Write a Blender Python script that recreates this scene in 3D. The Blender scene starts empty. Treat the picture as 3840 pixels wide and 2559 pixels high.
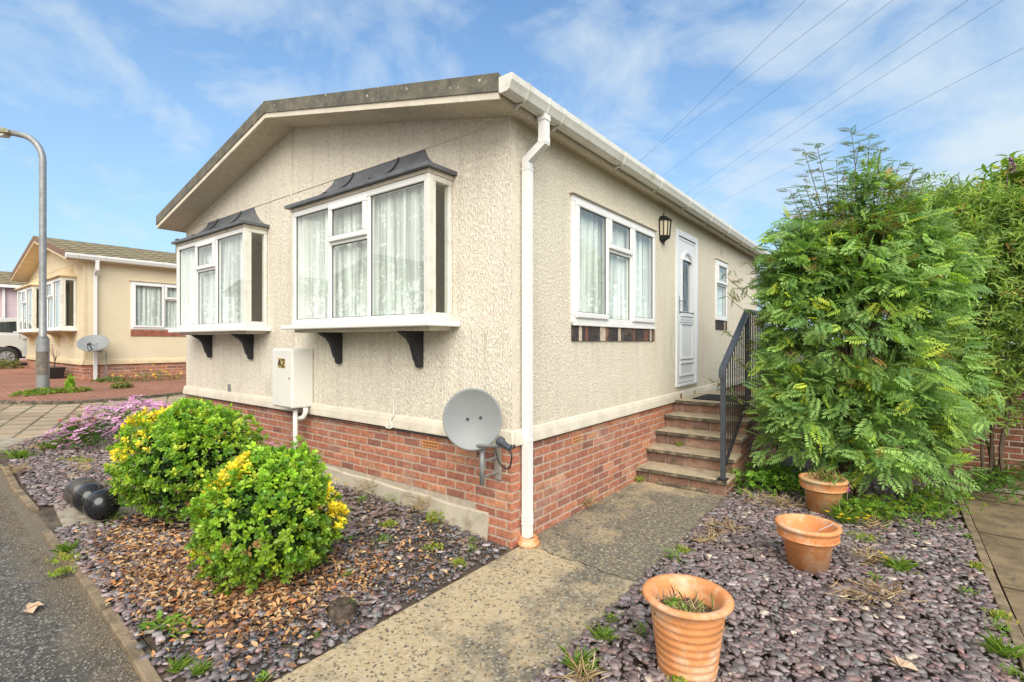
import bpy, bmesh, math, random
import numpy as np
from mathutils import Vector, Matrix
from mathutils.geometry import delaunay_2d_cdt
R = math.radians
random.seed(7); rng = np.random.default_rng(7)
scene = bpy.context.scene
COL = scene.collection

# ------------------------------------------------------------------ helpers
def tag(o, label=None, cat=None, group=None, kind=None):
    if label: o['label'] = label
    if cat: o['category'] = cat
    if group: o['group'] = group
    if kind: o['kind'] = kind
    return o

class MB:
    """collects shapes; build() links them as one mesh object"""
    def __init__(s, off=(0, 0, 0)):
        s.v = []; s.f = []; s.c = []; s.off = off; s.col = (0.5, 0.5, 0.5)
    def add(s, vs, fs, col=None):
        b = len(s.v); o = s.off; col = col or s.col
        s.v += [(x + o[0], y + o[1], z + o[2]) for x, y, z in vs]
        s.f += [tuple(i + b for i in f) for f in fs]
        s.c += [col] * len(vs)
        return s
    def box(s, x0, x1, y0, y1, z0, z1, col=None):
        x0, x1 = sorted((x0, x1)); y0, y1 = sorted((y0, y1)); z0, z1 = sorted((z0, z1))
        return s.add([(x0,y0,z0),(x1,y0,z0),(x1,y1,z0),(x0,y1,z0),(x0,y0,z1),(x1,y0,z1),(x1,y1,z1),(x0,y1,z1)],
              [(0,3,2,1),(4,5,6,7),(0,1,5,4),(1,2,6,5),(2,3,7,6),(3,0,4,7)], col)
    def mbox(s, m, u0, u1, v0, v1, w0, w1, col=None):
        a = m(u0, v0, w0); b = m(u1, v1, w1)
        return s.box(a[0], b[0], a[1], b[1], a[2], b[2], col)
    def quad(s, a, b, c, d): return s.add([a, b, c, d], [(0, 1, 2, 3)])
    def extrude(s, prof, fn, t0, t1, cap=True):
        """profile (p,q) list, fn(p,q,t)->xyz"""
        n = len(prof)
        vs = [fn(p, q, t0) for p, q in prof] + [fn(p, q, t1) for p, q in prof]
        fs = [(i, (i+1) % n, (i+1) % n + n, i + n) for i in range(n)]
        if cap: fs += [tuple(range(n))[::-1], tuple(range(n, 2*n))]
        return s.add(vs, fs)
    def tube(s, pts, r, n=8, cap=True, col=None):
        pts = [Vector(p) for p in pts]; rs = r if isinstance(r, (list, tuple)) else [r] * len(pts)
        vs = []; fs = []; up = Vector((0, 0, 1)); ref = None
        for i, p in enumerate(pts):
            d = (pts[min(i+1, len(pts)-1)] - pts[max(i-1, 0)]).normalized()
            if ref is None:
                ref = up if abs(d.z) < .9 else Vector((1, 0, 0))
            x = (ref - d * ref.dot(d)).normalized(); y = d.cross(x); ref = x
            for k in range(n):
                a = 2 * math.pi * k / n
                q = p + (x * math.cos(a) + y * math.sin(a)) * rs[i]
                vs.append(tuple(q))
        for i in range(len(pts) - 1):
            for k in range(n):
                fs.append((i*n+k, i*n+(k+1) % n, (i+1)*n+(k+1) % n, (i+1)*n+k))
        if cap: fs += [tuple(range(n))[::-1], tuple(range((len(pts)-1)*n, len(pts)*n))]
        return s.add(vs, fs, col)
    def lathe(s, c, prof, n=40, mat=None):
        vs = []; fs = []
        for r, z in prof:
            for k in range(n):
                a = 2 * math.pi * k / n
                p = Vector((r * math.cos(a), r * math.sin(a), z))
                if mat: p = mat @ p
                vs.append((c[0] + p.x, c[1] + p.y, c[2] + p.z))
        m = len(prof)
        for i in range(m - 1):
            for k in range(n):
                fs.append((i*n+k, i*n+(k+1) % n, (i+1)*n+(k+1) % n, (i+1)*n+k))
        return s.add(vs, fs)
    def build(s, name, mat, thing=None, parent=None, bevel=0, smooth=False, label=None, seg=2, fixn=True):
        base = thing.base if thing else (0, 0, 0)
        me = bpy.data.meshes.new(name)
        me.from_pydata([(x - base[0], y - base[1], z - base[2]) for x, y, z in s.v], [], s.f)
        at = me.color_attributes.new('Col', 'FLOAT_COLOR', 'POINT')
        arr = np.ones((len(s.c), 4), dtype=np.float32); arr[:, :3] = np.array(s.c, dtype=np.float32)
        at.data.foreach_set('color', arr.ravel())
        if fixn and len(s.v) < 60000:
            bm = bmesh.new(); bm.from_mesh(me); bmesh.ops.recalc_face_normals(bm, faces=bm.faces); bm.to_mesh(me); bm.free()
        if smooth:
            me.polygons.foreach_set('use_smooth', [True] * len(me.polygons))
        me.materials.append(mat)
        o = bpy.data.objects.new(name, me); COL.objects.link(o)
        p = parent or (thing.o if thing else None)
        if p: o.parent = p
        if bevel:
            b = o.modifiers.new('bevel', 'BEVEL'); b.width = bevel; b.segments = seg; b.limit_method = 'ANGLE'; b.angle_limit = R(35)
        if smooth == 'auto':
            pass
        if label: o['label'] = label
        return o

class Thing:
    def __init__(s, name, base, label, cat, group=None):
        s.base = base
        s.o = bpy.data.objects.new(name, None); COL.objects.link(s.o)
        s.o.location = base; s.o.empty_display_size = .2
        tag(s.o, label, cat, group)

def numesh(name, verts, faces_idx, face_sizes, cols, mat, thing=None, parent=None, smooth=False):
    """big merged mesh from numpy arrays"""
    me = bpy.data.meshes.new(name)
    v = np.asarray(verts, dtype=np.float32)
    if thing: v = v - np.array(thing.base, dtype=np.float32)
    me.vertices.add(len(v)); me.vertices.foreach_set('co', v.ravel())
    fi = np.asarray(faces_idx, dtype=np.int32); fs = np.asarray(face_sizes, dtype=np.int32)
    me.loops.add(len(fi)); me.loops.foreach_set('vertex_index', fi)
    me.polygons.add(len(fs))
    st = np.zeros(len(fs), dtype=np.int32); st[1:] = np.cumsum(fs)[:-1]
    me.polygons.foreach_set('loop_start', st)
    try: me.polygons.foreach_set('loop_total', fs)
    except Exception: pass
    me.update(calc_edges=True)
    at = me.color_attributes.new('Col', 'FLOAT_COLOR', 'POINT')
    a = np.ones((len(v), 4), dtype=np.float32); a[:, :3] = cols
    at.data.foreach_set('color', a.ravel())
    if smooth: me.polygons.foreach_set('use_smooth', np.ones(len(fs), dtype=bool))
    me.materials.append(mat)
    o = bpy.data.objects.new(name, me); COL.objects.link(o)
    p = parent or (thing.o if thing else None)
    if p: o.parent = p
    return o

def inst(tv, tf, P, X, Y, Z, S, C):
    """instances of a template: tv (n,3), tf list of faces; P,X,Y,Z (m,3) frames, S (m,3) or (m,1), C (m,3)"""
    tv = np.asarray(tv, float); m = len(P); n = len(tv)
    S = np.broadcast_to(S, (m, 3))
    L = tv[None, :, :] * S[:, None, :]
    V = P[:, None, :] + L[..., 0:1]*X[:, None, :] + L[..., 1:2]*Y[:, None, :] + L[..., 2:3]*Z[:, None, :]
    fl = np.concatenate([np.array(f) for f in tf]); sz = np.array([len(f) for f in tf])
    F = (fl[None, :] + (np.arange(m) * n)[:, None]).ravel()
    return V.reshape(-1, 3), F, np.tile(sz, m), np.repeat(C, n, axis=0)

def merge(parts):
    vs = []; fs = []; ss = []; cs = []; b = 0
    for v, f, s, c in parts:
        vs.append(v); fs.append(f + b); ss.append(s); cs.append(c); b += len(v)
    return np.concatenate(vs), np.concatenate(fs), np.concatenate(ss), np.concatenate(cs)

def unit(a): return a / np.maximum(np.linalg.norm(a, axis=-1, keepdims=True), 1e-9)
def frames(Y, Zhint):
    """Y = leaf direction, Z ~ face normal"""
    Y = unit(Y); X = np.cross(Y, Zhint); X = unit(X); Z = np.cross(X, Y); return X, Y, Z

LEAF_OB = ([(0,0,0),(-.3,.35,.05),(-.42,.7,.04),(0,1,-.06),(.42,.7,.04),(.3,.35,.05),(0,.35,-.03),(0,.7,-.04)],
           [(0,6,1),(0,5,6),(1,6,7,2),(6,5,4,7),(2,7,3),(7,4,3)])
LEAF_LA = ([(0,0,0),(-.42,.3,.08),(-.35,.62,.04),(0,1,-.16),(.35,.62,.04),(.42,.3,.08),(0,.3,0),(0,.62,-.04)],
           [(0,6,1),(0,5,6),(1,6,7,2),(6,5,4,7),(2,7,3),(7,4,3)])
LEAF_Q = ([(0,0,0),(-.5,.5,.06),(0,1,-.05),(.5,.5,.06)], [(0,2,1),(0,3,2)])

def pick(cols, m, jit=.18):
    """random colours from a weighted list [(w,(r,g,b))]"""
    w = np.array([c[0] for c in cols], float); w /= w.sum()
    c = np.array([c[1] for c in cols])[rng.choice(len(cols), m, p=w)]
    return c * (1 + (rng.random((m, 1)) - .5) * 2 * jit)

# ------------------------------------------------------------------ ground height
def g(x):
    if x >= 0: return 0.
    if x > -1.2:
        t = -x / 1.2; return .09 * t * t * (3 - 2 * t)
    if x > -3: return .09 + .01 * (-1.2 - x) / 1.8
    if x > -12.66: return .1 + .062 * (-3 - x)
    return .699 + .02 * (-12.66 - x)
gv = np.vectorize(g)

# ------------------------------------------------------------------ materials
def new_mat(name):
    m = bpy.data.materials.new(name); m.use_nodes = True
    nt = m.node_tree; return m, nt, nt.nodes['Principled BSDF']
def nd(nt, typ, **kw):
    n = nt.nodes.new(typ)
    for k, v in kw.items(): setattr(n, k, v)
    return n
def link(nt, a, b): nt.links.new(a, b)
def ramp(nt, fac, stops, interp='LINEAR'):
    r = nd(nt, 'ShaderNodeValToRGB'); r.color_ramp.interpolation = interp
    e = r.color_ramp.elements
    while len(e) < len(stops): e.new(.5)
    for el, (p, c) in zip(e, stops):
        el.position = p; el.color = (c[0], c[1], c[2], 1) if isinstance(c, (tuple, list)) else (c, c, c, 1)
    link(nt, fac, r.inputs[0]); return r.outputs[0]
def coords(nt, scale=(1, 1, 1), kind='Object', rot=(0, 0, 0)):
    tc = nd(nt, 'ShaderNodeTexCoord'); mp = nd(nt, 'ShaderNodeMapping')
    mp.inputs['Scale'].default_value = scale; mp.inputs['Rotation'].default_value = rot
    link(nt, tc.outputs[kind], mp.inputs[0]); return mp.outputs[0]
def noise(nt, vec, scale, detail=4, rough=.55, dist=0):
    n = nd(nt, 'ShaderNodeTexNoise'); n.inputs['Scale'].default_value = scale; n.inputs['Detail'].default_value = detail
    n.inputs['Roughness'].default_value = rough; n.inputs['Distortion'].default_value = dist
    link(nt, vec, n.inputs['Vector']); return n.outputs['Fac']
def voro(nt, vec, scale, out='Distance', feature='F1'):
    n = nd(nt, 'ShaderNodeTexVoronoi', feature=feature); n.inputs['Scale'].default_value = scale
    link(nt, vec, n.inputs['Vector']); return n.outputs[out]
def mix(nt, fac, a, b, mode='MIX'):
    n = nd(nt, 'ShaderNodeMix', data_type='RGBA', blend_type=mode)
    for i, v in ((0, fac), (6, a), (7, b)):
        if hasattr(v, 'links'): link(nt, v, n.inputs[i])
        elif i == 0: n.inputs[0].default_value = v
        else: n.inputs[i].default_value = (v[0], v[1], v[2], 1)
    return n.outputs[2]
def mth(nt, op, a, b=0, c=0):
    n = nd(nt, 'ShaderNodeMath', operation=op)
    for i, v in enumerate((a, b, c)):
        if hasattr(v, 'links'): link(nt, v, n.inputs[i])
        else: n.inputs[i].default_value = v
    return n.outputs[0]
def bump(nt, bsdf, h, strength=.5, dist=.01, prev=None):
    b = nd(nt, 'ShaderNodeBump'); b.inputs['Strength'].default_value = strength; b.inputs['Distance'].default_value = dist
    link(nt, h, b.inputs['Height'])
    if prev: link(nt, prev, b.inputs['Normal'])
    if bsdf: link(nt, b.outputs[0], bsdf.inputs['Normal'])
    return b.outputs[0]

def render_mat(name, c, c2, stretch=.35, spots=.8, scale=1., depth=.0105, dirty=None):
    """sprayed spar-dash render, drippy"""
    m, nt, b = new_mat(name)
    v = coords(nt, (1, 1, stretch)); vo = coords(nt)
    n1 = noise(nt, v, 75*scale, 3, .6, .3); n2 = noise(nt, v, 180*scale, 2, .5); big = noise(nt, vo, 1.3, 4, .6)
    h = mth(nt, 'ADD', n1, mth(nt, 'MULTIPLY', n2, .3))
    hh = ramp(nt, h, [(.56, 0), (.70, .7), (.9, 1)])
    bump(nt, b, hh, .8, depth)
    base = mix(nt, ramp(nt, big, [(.3, 0), (.7, 1)]), c, c2)
    pit_shade = ramp(nt, h, [(.47, .62), (.58, .96), (.72, 1.05)])  # relief shading painted into the colour: hollows darker, crests lighter
    base = mix(nt, 1., base, pit_shade, 'MULTIPLY')
    if spots:
        sp = noise(nt, v, 95*scale, 1, .4); gate = noise(nt, vo, 30, 1)
        s = mth(nt, 'MULTIPLY', ramp(nt, sp, [(.665, 0), (.7, 1)]), ramp(nt, gate, [(.42, 0), (.5, 1)]))
        base = mix(nt, mth(nt, 'MULTIPLY', s, spots), base, (.14, .115, .08))
    if dirty:
        st = noise(nt, coords(nt, (6, 6, .5)), 1.6, 5, .6)
        base = mix(nt, ramp(nt, st, [(.5, 0), (.85, dirty)]), base, (.30, .25, .18))
        sz = nd(nt, 'ShaderNodeSeparateXYZ'); link(nt, vo, sz.inputs[0])
        st2 = mth(nt, 'MULTIPLY', ramp(nt, noise(nt, coords(nt, (14, 14, .7)), 1.4, 5, .65), [(.5, 0), (.72, .42)]), ramp(nt, mth(nt, 'MULTIPLY', sz.outputs[2], .5), [(.62, 0), (.855, 1), (.875, 0)]))
        base = mix(nt, st2, base, (.40, .33, .23))
        lowm = mth(nt, 'MULTIPLY', ramp(nt, mth(nt, 'MULTIPLY', sz.outputs[2], .5), [(.42, 1), (.62, 0)]), ramp(nt, noise(nt, vo, 5, 5, .7), [(.45, 0), (.75, .45)]))
        base = mix(nt, lowm, base, (.36, .31, .21))
    link(nt, base, b.inputs['Base Color']); b.inputs['Roughness'].default_value = .92
    return m

def plain(name, c, rough=.5, var=.12, vscale=6, bumpy=0, bscale=60, metal=0, dirt=None, spec=None, coat=0):
    m, nt, b = new_mat(name); v = coords(nt)
    n = noise(nt, v, vscale, 5, .6)
    lo = tuple(x * (1 - var) for x in c); hi = tuple(min(1, x * (1 + var)) for x in c)
    col = mix(nt, ramp(nt, n, [(.3, 0), (.7, 1)]), lo, hi)
    if dirt:
        d = noise(nt, v, dirt[1], 6, .7)
        col = mix(nt, ramp(nt, d, [(dirt[2], 0), (dirt[3], 1)]), col, dirt[0])
    link(nt, col, b.inputs['Base Color']); b.inputs['Roughness'].default_value = rough; b.inputs['Metallic'].default_value = metal
    if spec is not None: b.inputs['Specular IOR Level'].default_value = spec
    if coat: b.inputs['Coat Weight'].default_value = coat
    if bumpy: bump(nt, b, noise(nt, v, bscale, 4, .6), bumpy, .01)
    return m

def attr_mat(name, rough=.8, nscale=40, var=.25, bumpy=.3, trans=0, spec=.5, bdist=.004, speck=None, gain=1., bloom=False):
    """colour from the per-piece attribute, broken up by noise"""
    m, nt, b = new_mat(name)
    a = nd(nt, 'ShaderNodeAttribute'); a.attribute_name = 'Col'
    v = coords(nt); n = noise(nt, v, nscale, 4, .65)
    col = mix(nt, 1., a.outputs['Color'], ramp(nt, n, [(.25, (1-var)*gain), (.75, (1+var)*gain)]), 'MULTIPLY')
    if speck:
        s = noise(nt, v, speck[1], 2, .5)
        col = mix(nt, ramp(nt, s, [(speck[2], 0), (speck[2] + .05, speck[3])]), col, speck[0])
    if bloom:
        bn = noise(nt, v, 2.2, 6, .7); col = mix(nt, ramp(nt, bn, [(.52, 0), (.72, .38)]), col, (.58, .46, .36)); bd = noise(nt, coords(nt, (1, 1, 3)), 3.1, 5, .65)
        col = mix(nt, ramp(nt, bd, [(.50, 0), (.72, .45)]), col, (.16, .085, .06))
    link(nt, col, b.inputs['Base Color']); b.inputs['Roughness'].default_value = rough
    b.inputs['Specular IOR Level'].default_value = spec
    if bumpy: bump(nt, b, n, bumpy, bdist)
    if trans:
        t = nd(nt, 'ShaderNodeBsdfTranslucent'); mx = nd(nt, 'ShaderNodeMixShader'); mx.inputs[0].default_value = trans
        bright = mix(nt, 1., col, (1.5, 1.6, .7), 'MULTIPLY')
        link(nt, bright, t.inputs[0]); link(nt, b.outputs[0], mx.inputs[1]); link(nt, t.outputs[0], mx.inputs[2])
        link(nt, mx.outputs[0], nt.nodes['Material Output'].inputs[0])
    return m

def glass_mat(name, tint=(.93, .97, .95), ior=1.6, rough=0.):
    m, nt, b = new_mat(name); nt.nodes.remove(b)
    tr = nd(nt, 'ShaderNodeBsdfTransparent'); tr.inputs[0].default_value = (*tint, 1)
    gl = nd(nt, 'ShaderNodeBsdfGlossy'); gl.inputs['Roughness'].default_value = rough; gl.inputs['Color'].default_value = (.95, .97, .97, 1)
    lw = nd(nt, 'ShaderNodeLayerWeight'); lw.inputs[0].default_value = .5
    v = coords(nt); bn = bump(nt, None, noise(nt, v, 2.2, 2), .03, .02); link(nt, bn, gl.inputs['Normal'])
    f2 = mth(nt, 'MINIMUM', mth(nt, 'ADD', mth(nt, 'MULTIPLY', mth(nt, 'POWER', lw.outputs['Facing'], 3.6), .85), .10), 1.)
    mx = nd(nt, 'ShaderNodeMixShader'); link(nt, f2, mx.inputs[0]); link(nt, tr.outputs[0], mx.inputs[1]); link(nt, gl.outputs[0], mx.inputs[2])
    link(nt, mx.outputs[0], nt.nodes['Material Output'].inputs[0]); return m

def net_mat(name):
    m, nt, b = new_mat(name); v = coords(nt)
    fl = noise(nt, v, 14, 3, .5, 1.2)
    z = nd(nt, 'ShaderNodeSeparateXYZ'); tc = nd(nt, 'ShaderNodeTexCoord'); link(nt, tc.outputs['Generated'], z.inputs[0])
    low = ramp(nt, z.outputs[2], [(0, .12), (.45, .0), (1, 0)])
    motif = ramp(nt, mth(nt, 'ADD', fl, low), [(.60, 0), (.625, 1)])
    vein = ramp(nt, voro(nt, v, 38), [(.0, 1), (.4, .55)])
    motif = mth(nt, 'MULTIPLY', motif, vein)
    gath = ramp(nt, noise(nt, coords(nt, (1, 1, .03)), 16, 3, .6), [(.36, .40), (.52, .75), (.64, .98)])
    al = mth(nt, 'MINIMUM', mth(nt, 'ADD', mth(nt, 'MULTIPLY', motif, .4), gath), .96)
    b.inputs['Base Color'].default_value = (.93, .97, .93, 1); b.inputs['Roughness'].default_value = 1
    b.inputs['Specular IOR Level'].default_value = 0
    t = nd(nt, 'ShaderNodeBsdfTransparent')
    mx = nd(nt, 'ShaderNodeMixShader'); link(nt, al, mx.inputs[0]); link(nt, t.outputs[0], mx.inputs[1]); link(nt, b.outputs[0], mx.inputs[2])
    link(nt, mx.outputs[0], nt.nodes['Material Output'].inputs[0]); return m

def path_mat():
    m, nt, b = new_mat('washed_concrete'); v = coords(nt)
    sx = nd(nt, 'ShaderNodeSeparateXYZ'); link(nt, v, sx.inputs[0])
    big = noise(nt, v, 2.2, 5, .65, .3); fine = noise(nt, v, 160, 3, .7); mid = noise(nt, v, 26, 4, .6)
    agg = voro(nt, v, 75, 'Color'); ag = nd(nt, 'ShaderNodeSeparateColor'); link(nt, agg, ag.inputs[0])
    tan = mix(nt, ramp(nt, mid, [(.3, 0), (.7, 1)]), (.40, .31, .18), (.55, .45, .29))
    dark = mix(nt, ramp(nt, mid, [(.3, 0), (.7, 1)]), (.10, .092, .072), (.235, .21, .16))
    # darker: beyond the joint and along the middle/right of the path
    yb = ramp(nt, mth(nt, 'ADD', mth(nt, 'MULTIPLY', sx.outputs[1], .5), .35), [(.36, 0), (.42, 1)])
    xb = ramp(nt, sx.outputs[0], [(.22, 0), (.8, .75)])
    f = mth(nt, 'ADD', mth(nt, 'MULTIPLY', xb, .6), mth(nt, 'MULTIPLY', yb, .62))
    ye = ramp(nt, mth(nt, 'MULTIPLY', sx.outputs[1], .4), [(.80, 0), (.93, .5)])
    f = mth(nt, 'SUBTRACT', f, ye)
    f = mth(nt, 'ADD', f, mth(nt, 'MULTIPLY', mth(nt, 'SUBTRACT', big, .5), 3.))
    col = mix(nt, ramp(nt, f, [(.12, 0), (.72, 1)]), tan, dark)
    col = mix(nt, ramp(nt, ag.outputs[0], [(.86, 0), (.9, .7)]), col, (.48, .42, .30))
    col = mix(nt, ramp(nt, ag.outputs[1], [(.84, 0), (.9, .75)]), col, (.07, .06, .05))
    col = mix(nt, ramp(nt, ag.outputs[2], [(.9, 0), (.93, .6)]), col, (.40, .27, .12))
    col = mix(nt, 1., col, ramp(nt, fine, [(.2, .6), (.8, 1.35)]), 'MULTIPLY')
    w = voro(nt, v, 7.5); wn = noise(nt, v, 60, 2)
    blob = ramp(nt, mth(nt, 'ADD', w, mth(nt, 'MULTIPLY', wn, .12)), [(.10, 1), (.15, 0)])
    blob = mth(nt, 'MULTIPLY', blob, mth(nt, 'MULTIPLY', yb, .8))
    col = mix(nt, blob, col, (.62, .58, .47))
    link(nt, col, b.inputs['Base Color']); b.inputs['Roughness'].default_value = .85
    bump(nt, b, mth(nt, 'ADD', ag.outputs[0], fine), .5, .006)
    return m

def asphalt_mat():
    m, nt, b = new_mat('asphalt'); v = coords(nt)
    big = noise(nt, v, 1.1, 5, .6); n = noise(nt, v, 130, 4, .7); ag = voro(nt, v, 110, 'Color')
    s = nd(nt, 'ShaderNodeSeparateColor'); link(nt, ag, s.inputs[0])
    c = mix(nt, ramp(nt, big, [(.3, 0), (.7, 1)]), (.065, .060, .052), (.125, .115, .098))
    c = mix(nt, ramp(nt, s.outputs[0], [(.74, 0), (.88, .85)]), c, (.33, .31, .27))
    c = mix(nt, 1., c, ramp(nt, noise(nt, v, 14, 5, .7), [(.3, .65), (.7, 1.35)]), 'MULTIPLY')
    c = mix(nt, ramp(nt, s.outputs[1], [(.7, 0), (.85, .8)]), c, (.025, .025, .025))
    sp = nd(nt, 'ShaderNodeSeparateXYZ'); link(nt, v, sp.inputs[0])
    edge = mth(nt, 'ADD', sp.outputs[1], mth(nt, 'MULTIPLY', noise(nt, v, 5, 4), .5))
    c = mix(nt, ramp(nt, mth(nt, 'ADD', edge, 2.9), [(.62, 0), (.86, .7)]), c, (.22, .17, .11))
    link(nt, c, b.inputs['Base Color']); b.inputs['Roughness'].default_value = .8
    bump(nt, b, mth(nt, 'ADD', s.outputs[2], mth(nt, 'MULTIPLY', n, .8)), .9, .008); return m

def paver_mat(name, cols, mortar, bw, bh, rot=0, mort=.02):
    m, nt, b = new_mat(name); v = coords(nt, rot=(0, 0, rot))
    t = nd(nt, 'ShaderNodeTexBrick'); t.inputs['Scale'].default_value = 1; t.inputs['Brick Width'].default_value = bw
    t.inputs['Row Height'].default_value = bh; t.inputs['Mortar Size'].default_value = mort * bh; t.inputs['Mortar Smooth'].default_value = .3
    t.inputs['Color1'].default_value = (0, 0, 0, 1); t.inputs['Color2'].default_value = (1, 1, 1, 1); t.inputs['Mortar'].default_value = (.5, .5, .5, 1)
    wob = nd(nt, 'ShaderNodeMix', data_type='RGBA'); link(nt, v, t.inputs['Vector'])
    nt.nodes.remove(wob)
    c = ramp(nt, t.outputs['Color'], [(i / (len(cols) - 1), k) for i, k in enumerate(cols)])
    n = noise(nt, v, 30, 4, .7); big = noise(nt, v, .9, 4, .6)
    c = mix(nt, 1., c, ramp(nt, n, [(.2, .7), (.8, 1.25)]), 'MULTIPLY')
    c = mix(nt, 1., c, ramp(nt, big, [(.3, .75), (.7, 1.2)]), 'MULTIPLY')
    mm = mth(nt, 'MULTIPLY', t.outputs['Fac'], ramp(nt, noise(nt, v, 3, 3), [(.3, .5), (.6, 1)]))
    c = mix(nt, mm, c, mortar)
    link(nt, c, b.inputs['Base Color']); b.inputs['Roughness'].default_value = .88
    bump(nt, b, mth(nt, 'ADD', mth(nt, 'MULTIPLY', t.outputs['Fac'], -1), mth(nt, 'MULTIPLY', n, .3)), .6, .01)
    return m

def stained_mat(name, base, dark, ds=7, lo=.45, hi=.62, rough=.85, spots=None):
    return plain(name, base, rough, .15, 9, .5, 90, dirt=(dark, ds, lo, hi))

def felt_mat():
    m, nt, b = new_mat('mineral_felt'); v = coords(nt)
    n = noise(nt, v, 120, 3, .7); big = noise(nt, v, 6, 5, .65); w = noise(nt, v, 24, 2, .5)
    c = mix(nt, ramp(nt, big, [(.35, 0), (.65, 1)]), (.095, .09, .075), (.19, .175, .13))
    c = mix(nt, 1., c, ramp(nt, n, [(.2, .6), (.8, 1.4)]), 'MULTIPLY')
    c = mix(nt, ramp(nt, w, [(.70, 0), (.73, .8)]), c, (.6, .6, .55))
    link(nt, c, b.inputs['Base Color']); b.inputs['Roughness'].default_value = .95; bump(nt, b, n, .6, .004); return m

def tile_mat():
    m, nt, b = new_mat('mossy_roof_tile'); v = coords(nt)
    sp = nd(nt, 'ShaderNodeSeparateXYZ'); link(nt, v, sp.inputs[0])
    x = mth(nt, 'ABSOLUTE', mth(nt, 'ADD', sp.outputs[0], 3.24)); y = sp.outputs[1]
    row = mth(nt, 'FRACT', mth(nt, 'ADD', mth(nt, 'DIVIDE', x, .42), mth(nt, 'MULTIPLY', mth(nt, 'SINE', mth(nt, 'MULTIPLY', y, 2 * math.pi / .34)), .10)))
    cy = mth(nt, 'SINE', mth(nt, 'MULTIPLY', y, 2 * math.pi / .34))
    h = mth(nt, 'ADD', mth(nt, 'MULTIPLY', row, .8), mth(nt, 'MULTIPLY', cy, .25))
    n = noise(nt, v, 5, 5, .7); n2 = noise(nt, v, 40, 3, .6)
    c = mix(nt, ramp(nt, n, [(.35, 0), (.65, 1)]), (.17, .12, .07), (.30, .24, .12))
    c = mix(nt, ramp(nt, n2, [(.45, 0), (.7, .7)]), c, (.32, .29, .10))
    edge = ramp(nt, mth(nt, 'ADD', row, mth(nt, 'MULTIPLY', cy, .08)), [(.0, .10), (.28, .16), (.40, 1), (.9, 1.25), (1, 1)])
    c = mix(nt, 1., c, edge, 'MULTIPLY')
    link(nt, c, b.inputs['Base Color']); b.inputs['Roughness'].default_value = .9; bump(nt, b, h, .8, .03); return m

def foliage_core():
    return plain('deep_shade_leaf', (.02, .032, .012), .9, .4, 20)

M = {}
M['wall'] = render_mat('cream_render', (.84, .765, .63), (.90, .83, .70), dirty=.35)
M['wall_side'] = render_mat('cream_side_render', (.84, .76, .60), (.90, .83, .68), stretch=.6, spots=.85, scale=1.05, dirty=.2)
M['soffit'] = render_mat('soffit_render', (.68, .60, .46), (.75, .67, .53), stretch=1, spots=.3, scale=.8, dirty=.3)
M['trim'] = plain('painted_cream_trim', (.66, .60, .49), .8, .12, 5, .35, 45, dirt=((.33, .27, .19), 9, .6, .85))
M['nwall'] = render_mat('yellow_cream_render', (.74, .635, .435), (.80, .70, .50), stretch=.7, spots=.1, depth=.005)
M['nsoffit'] = plain('yellow_cream_paint', (.68, .55, .35), .85, .1, 5, .3, 50)
M['brick'] = attr_mat('brick_face', .85, 26, .5, .8, speck=((.60, .48, .38), 150, .64, .6), bloom=True)
M['mortar'] = plain('mortar', (.47, .40, .32), .95, .2, 20, .5, 120)
M['footing'] = plain('cement_footing', (.50, .45, .35), .9, .12, 4, .35, 25, dirt=((.26, .21, .14), 6, .52, .75))
M['upvc'] = plain('white_upvc', (.80, .80, .78), .28, .03, 2, dirt=((.62, .60, .54), 3, .62, .9))
M['upvc_old'] = plain('aged_cream_plastic', (.71, .705, .64), .4, .06, 3, dirt=((.42, .38, .27), 6, .5, .85))
M['seal'] = plain('black_gasket', (.025, .025, .025), .6)
M['glass'] = glass_mat('window_glass')
M['net'] = net_mat('net_curtain')
M['room'] = plain('room_wall', (.62, .57, .44), .9, .1, 2)
M['lead'] = plain('grey_fibreglass', (.105, .115, .13), .45, .25, 8, .15, 30, dirt=((.19, .19, .18), 14, .55, .8))
M['felt'] = felt_mat(); M['tile'] = tile_mat()
M['bracket'] = plain('black_sparkle_bracket', (.028, .028, .031), .75, .5, 90, .8, 110)
M['verge_brown'] = plain('brown_verge', (.20, .105, .055), .6, .15, 6)
M['black'] = plain('black_paint', (.018, .018, .02), .4, .2, 20)
M['railpaint'] = plain('grey_gloss_paint', (.055, .063, .075), .35, .2, 15, .2, 60)
M['galv'] = plain('galvanised_steel', (.29, .30, .30), .5, .2, 14, .15, 40, metal=.35, dirt=((.22, .22, .21), 8, .55, .8))
M['dish'] = plain('grey_dish', (.235, .25, .25), .5, .12, 3, 0, dirt=((.20, .20, .19), 5, .6, .9))
M['boxwhite'] = plain('meter_box_white', (.74, .73, .68), .4, .05, 2, dirt=((.55, .52, .44), 3, .6, .9))
M['doorwhite'] = plain('door_white', (.76, .78, .79), .3, .03, 2)
M['terra'] = plain('terracotta', (.66, .275, .10), .8, .18, 7, .35, 50, dirt=((.70, .55, .40), 6, .48, .72))
M['terra_old'] = plain('weathered_terracotta', (.60, .27, .10), .85, .22, 6, .4, 50, dirt=((.44, .37, .22), 6, .44, .64))
M['soil'] = plain('dark_soil', (.075, .052, .034), .95, .5, 25, .9, 60)
M['bedsoil'] = plain('bed_soil', (.085, .062, .045), .95, .45, 12, .9, 50, dirt=((.16, .125, .085), 5, .5, .7))
M['path'] = path_mat(); M['asphalt'] = asphalt_mat()
M['tan'] = paver_mat('tan_block_paving', [(.35, .255, .16), (.43, .33, .22), (.38, .295, .20)], (.10, .09, .045), .32, .32, R(20), .07)
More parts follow.
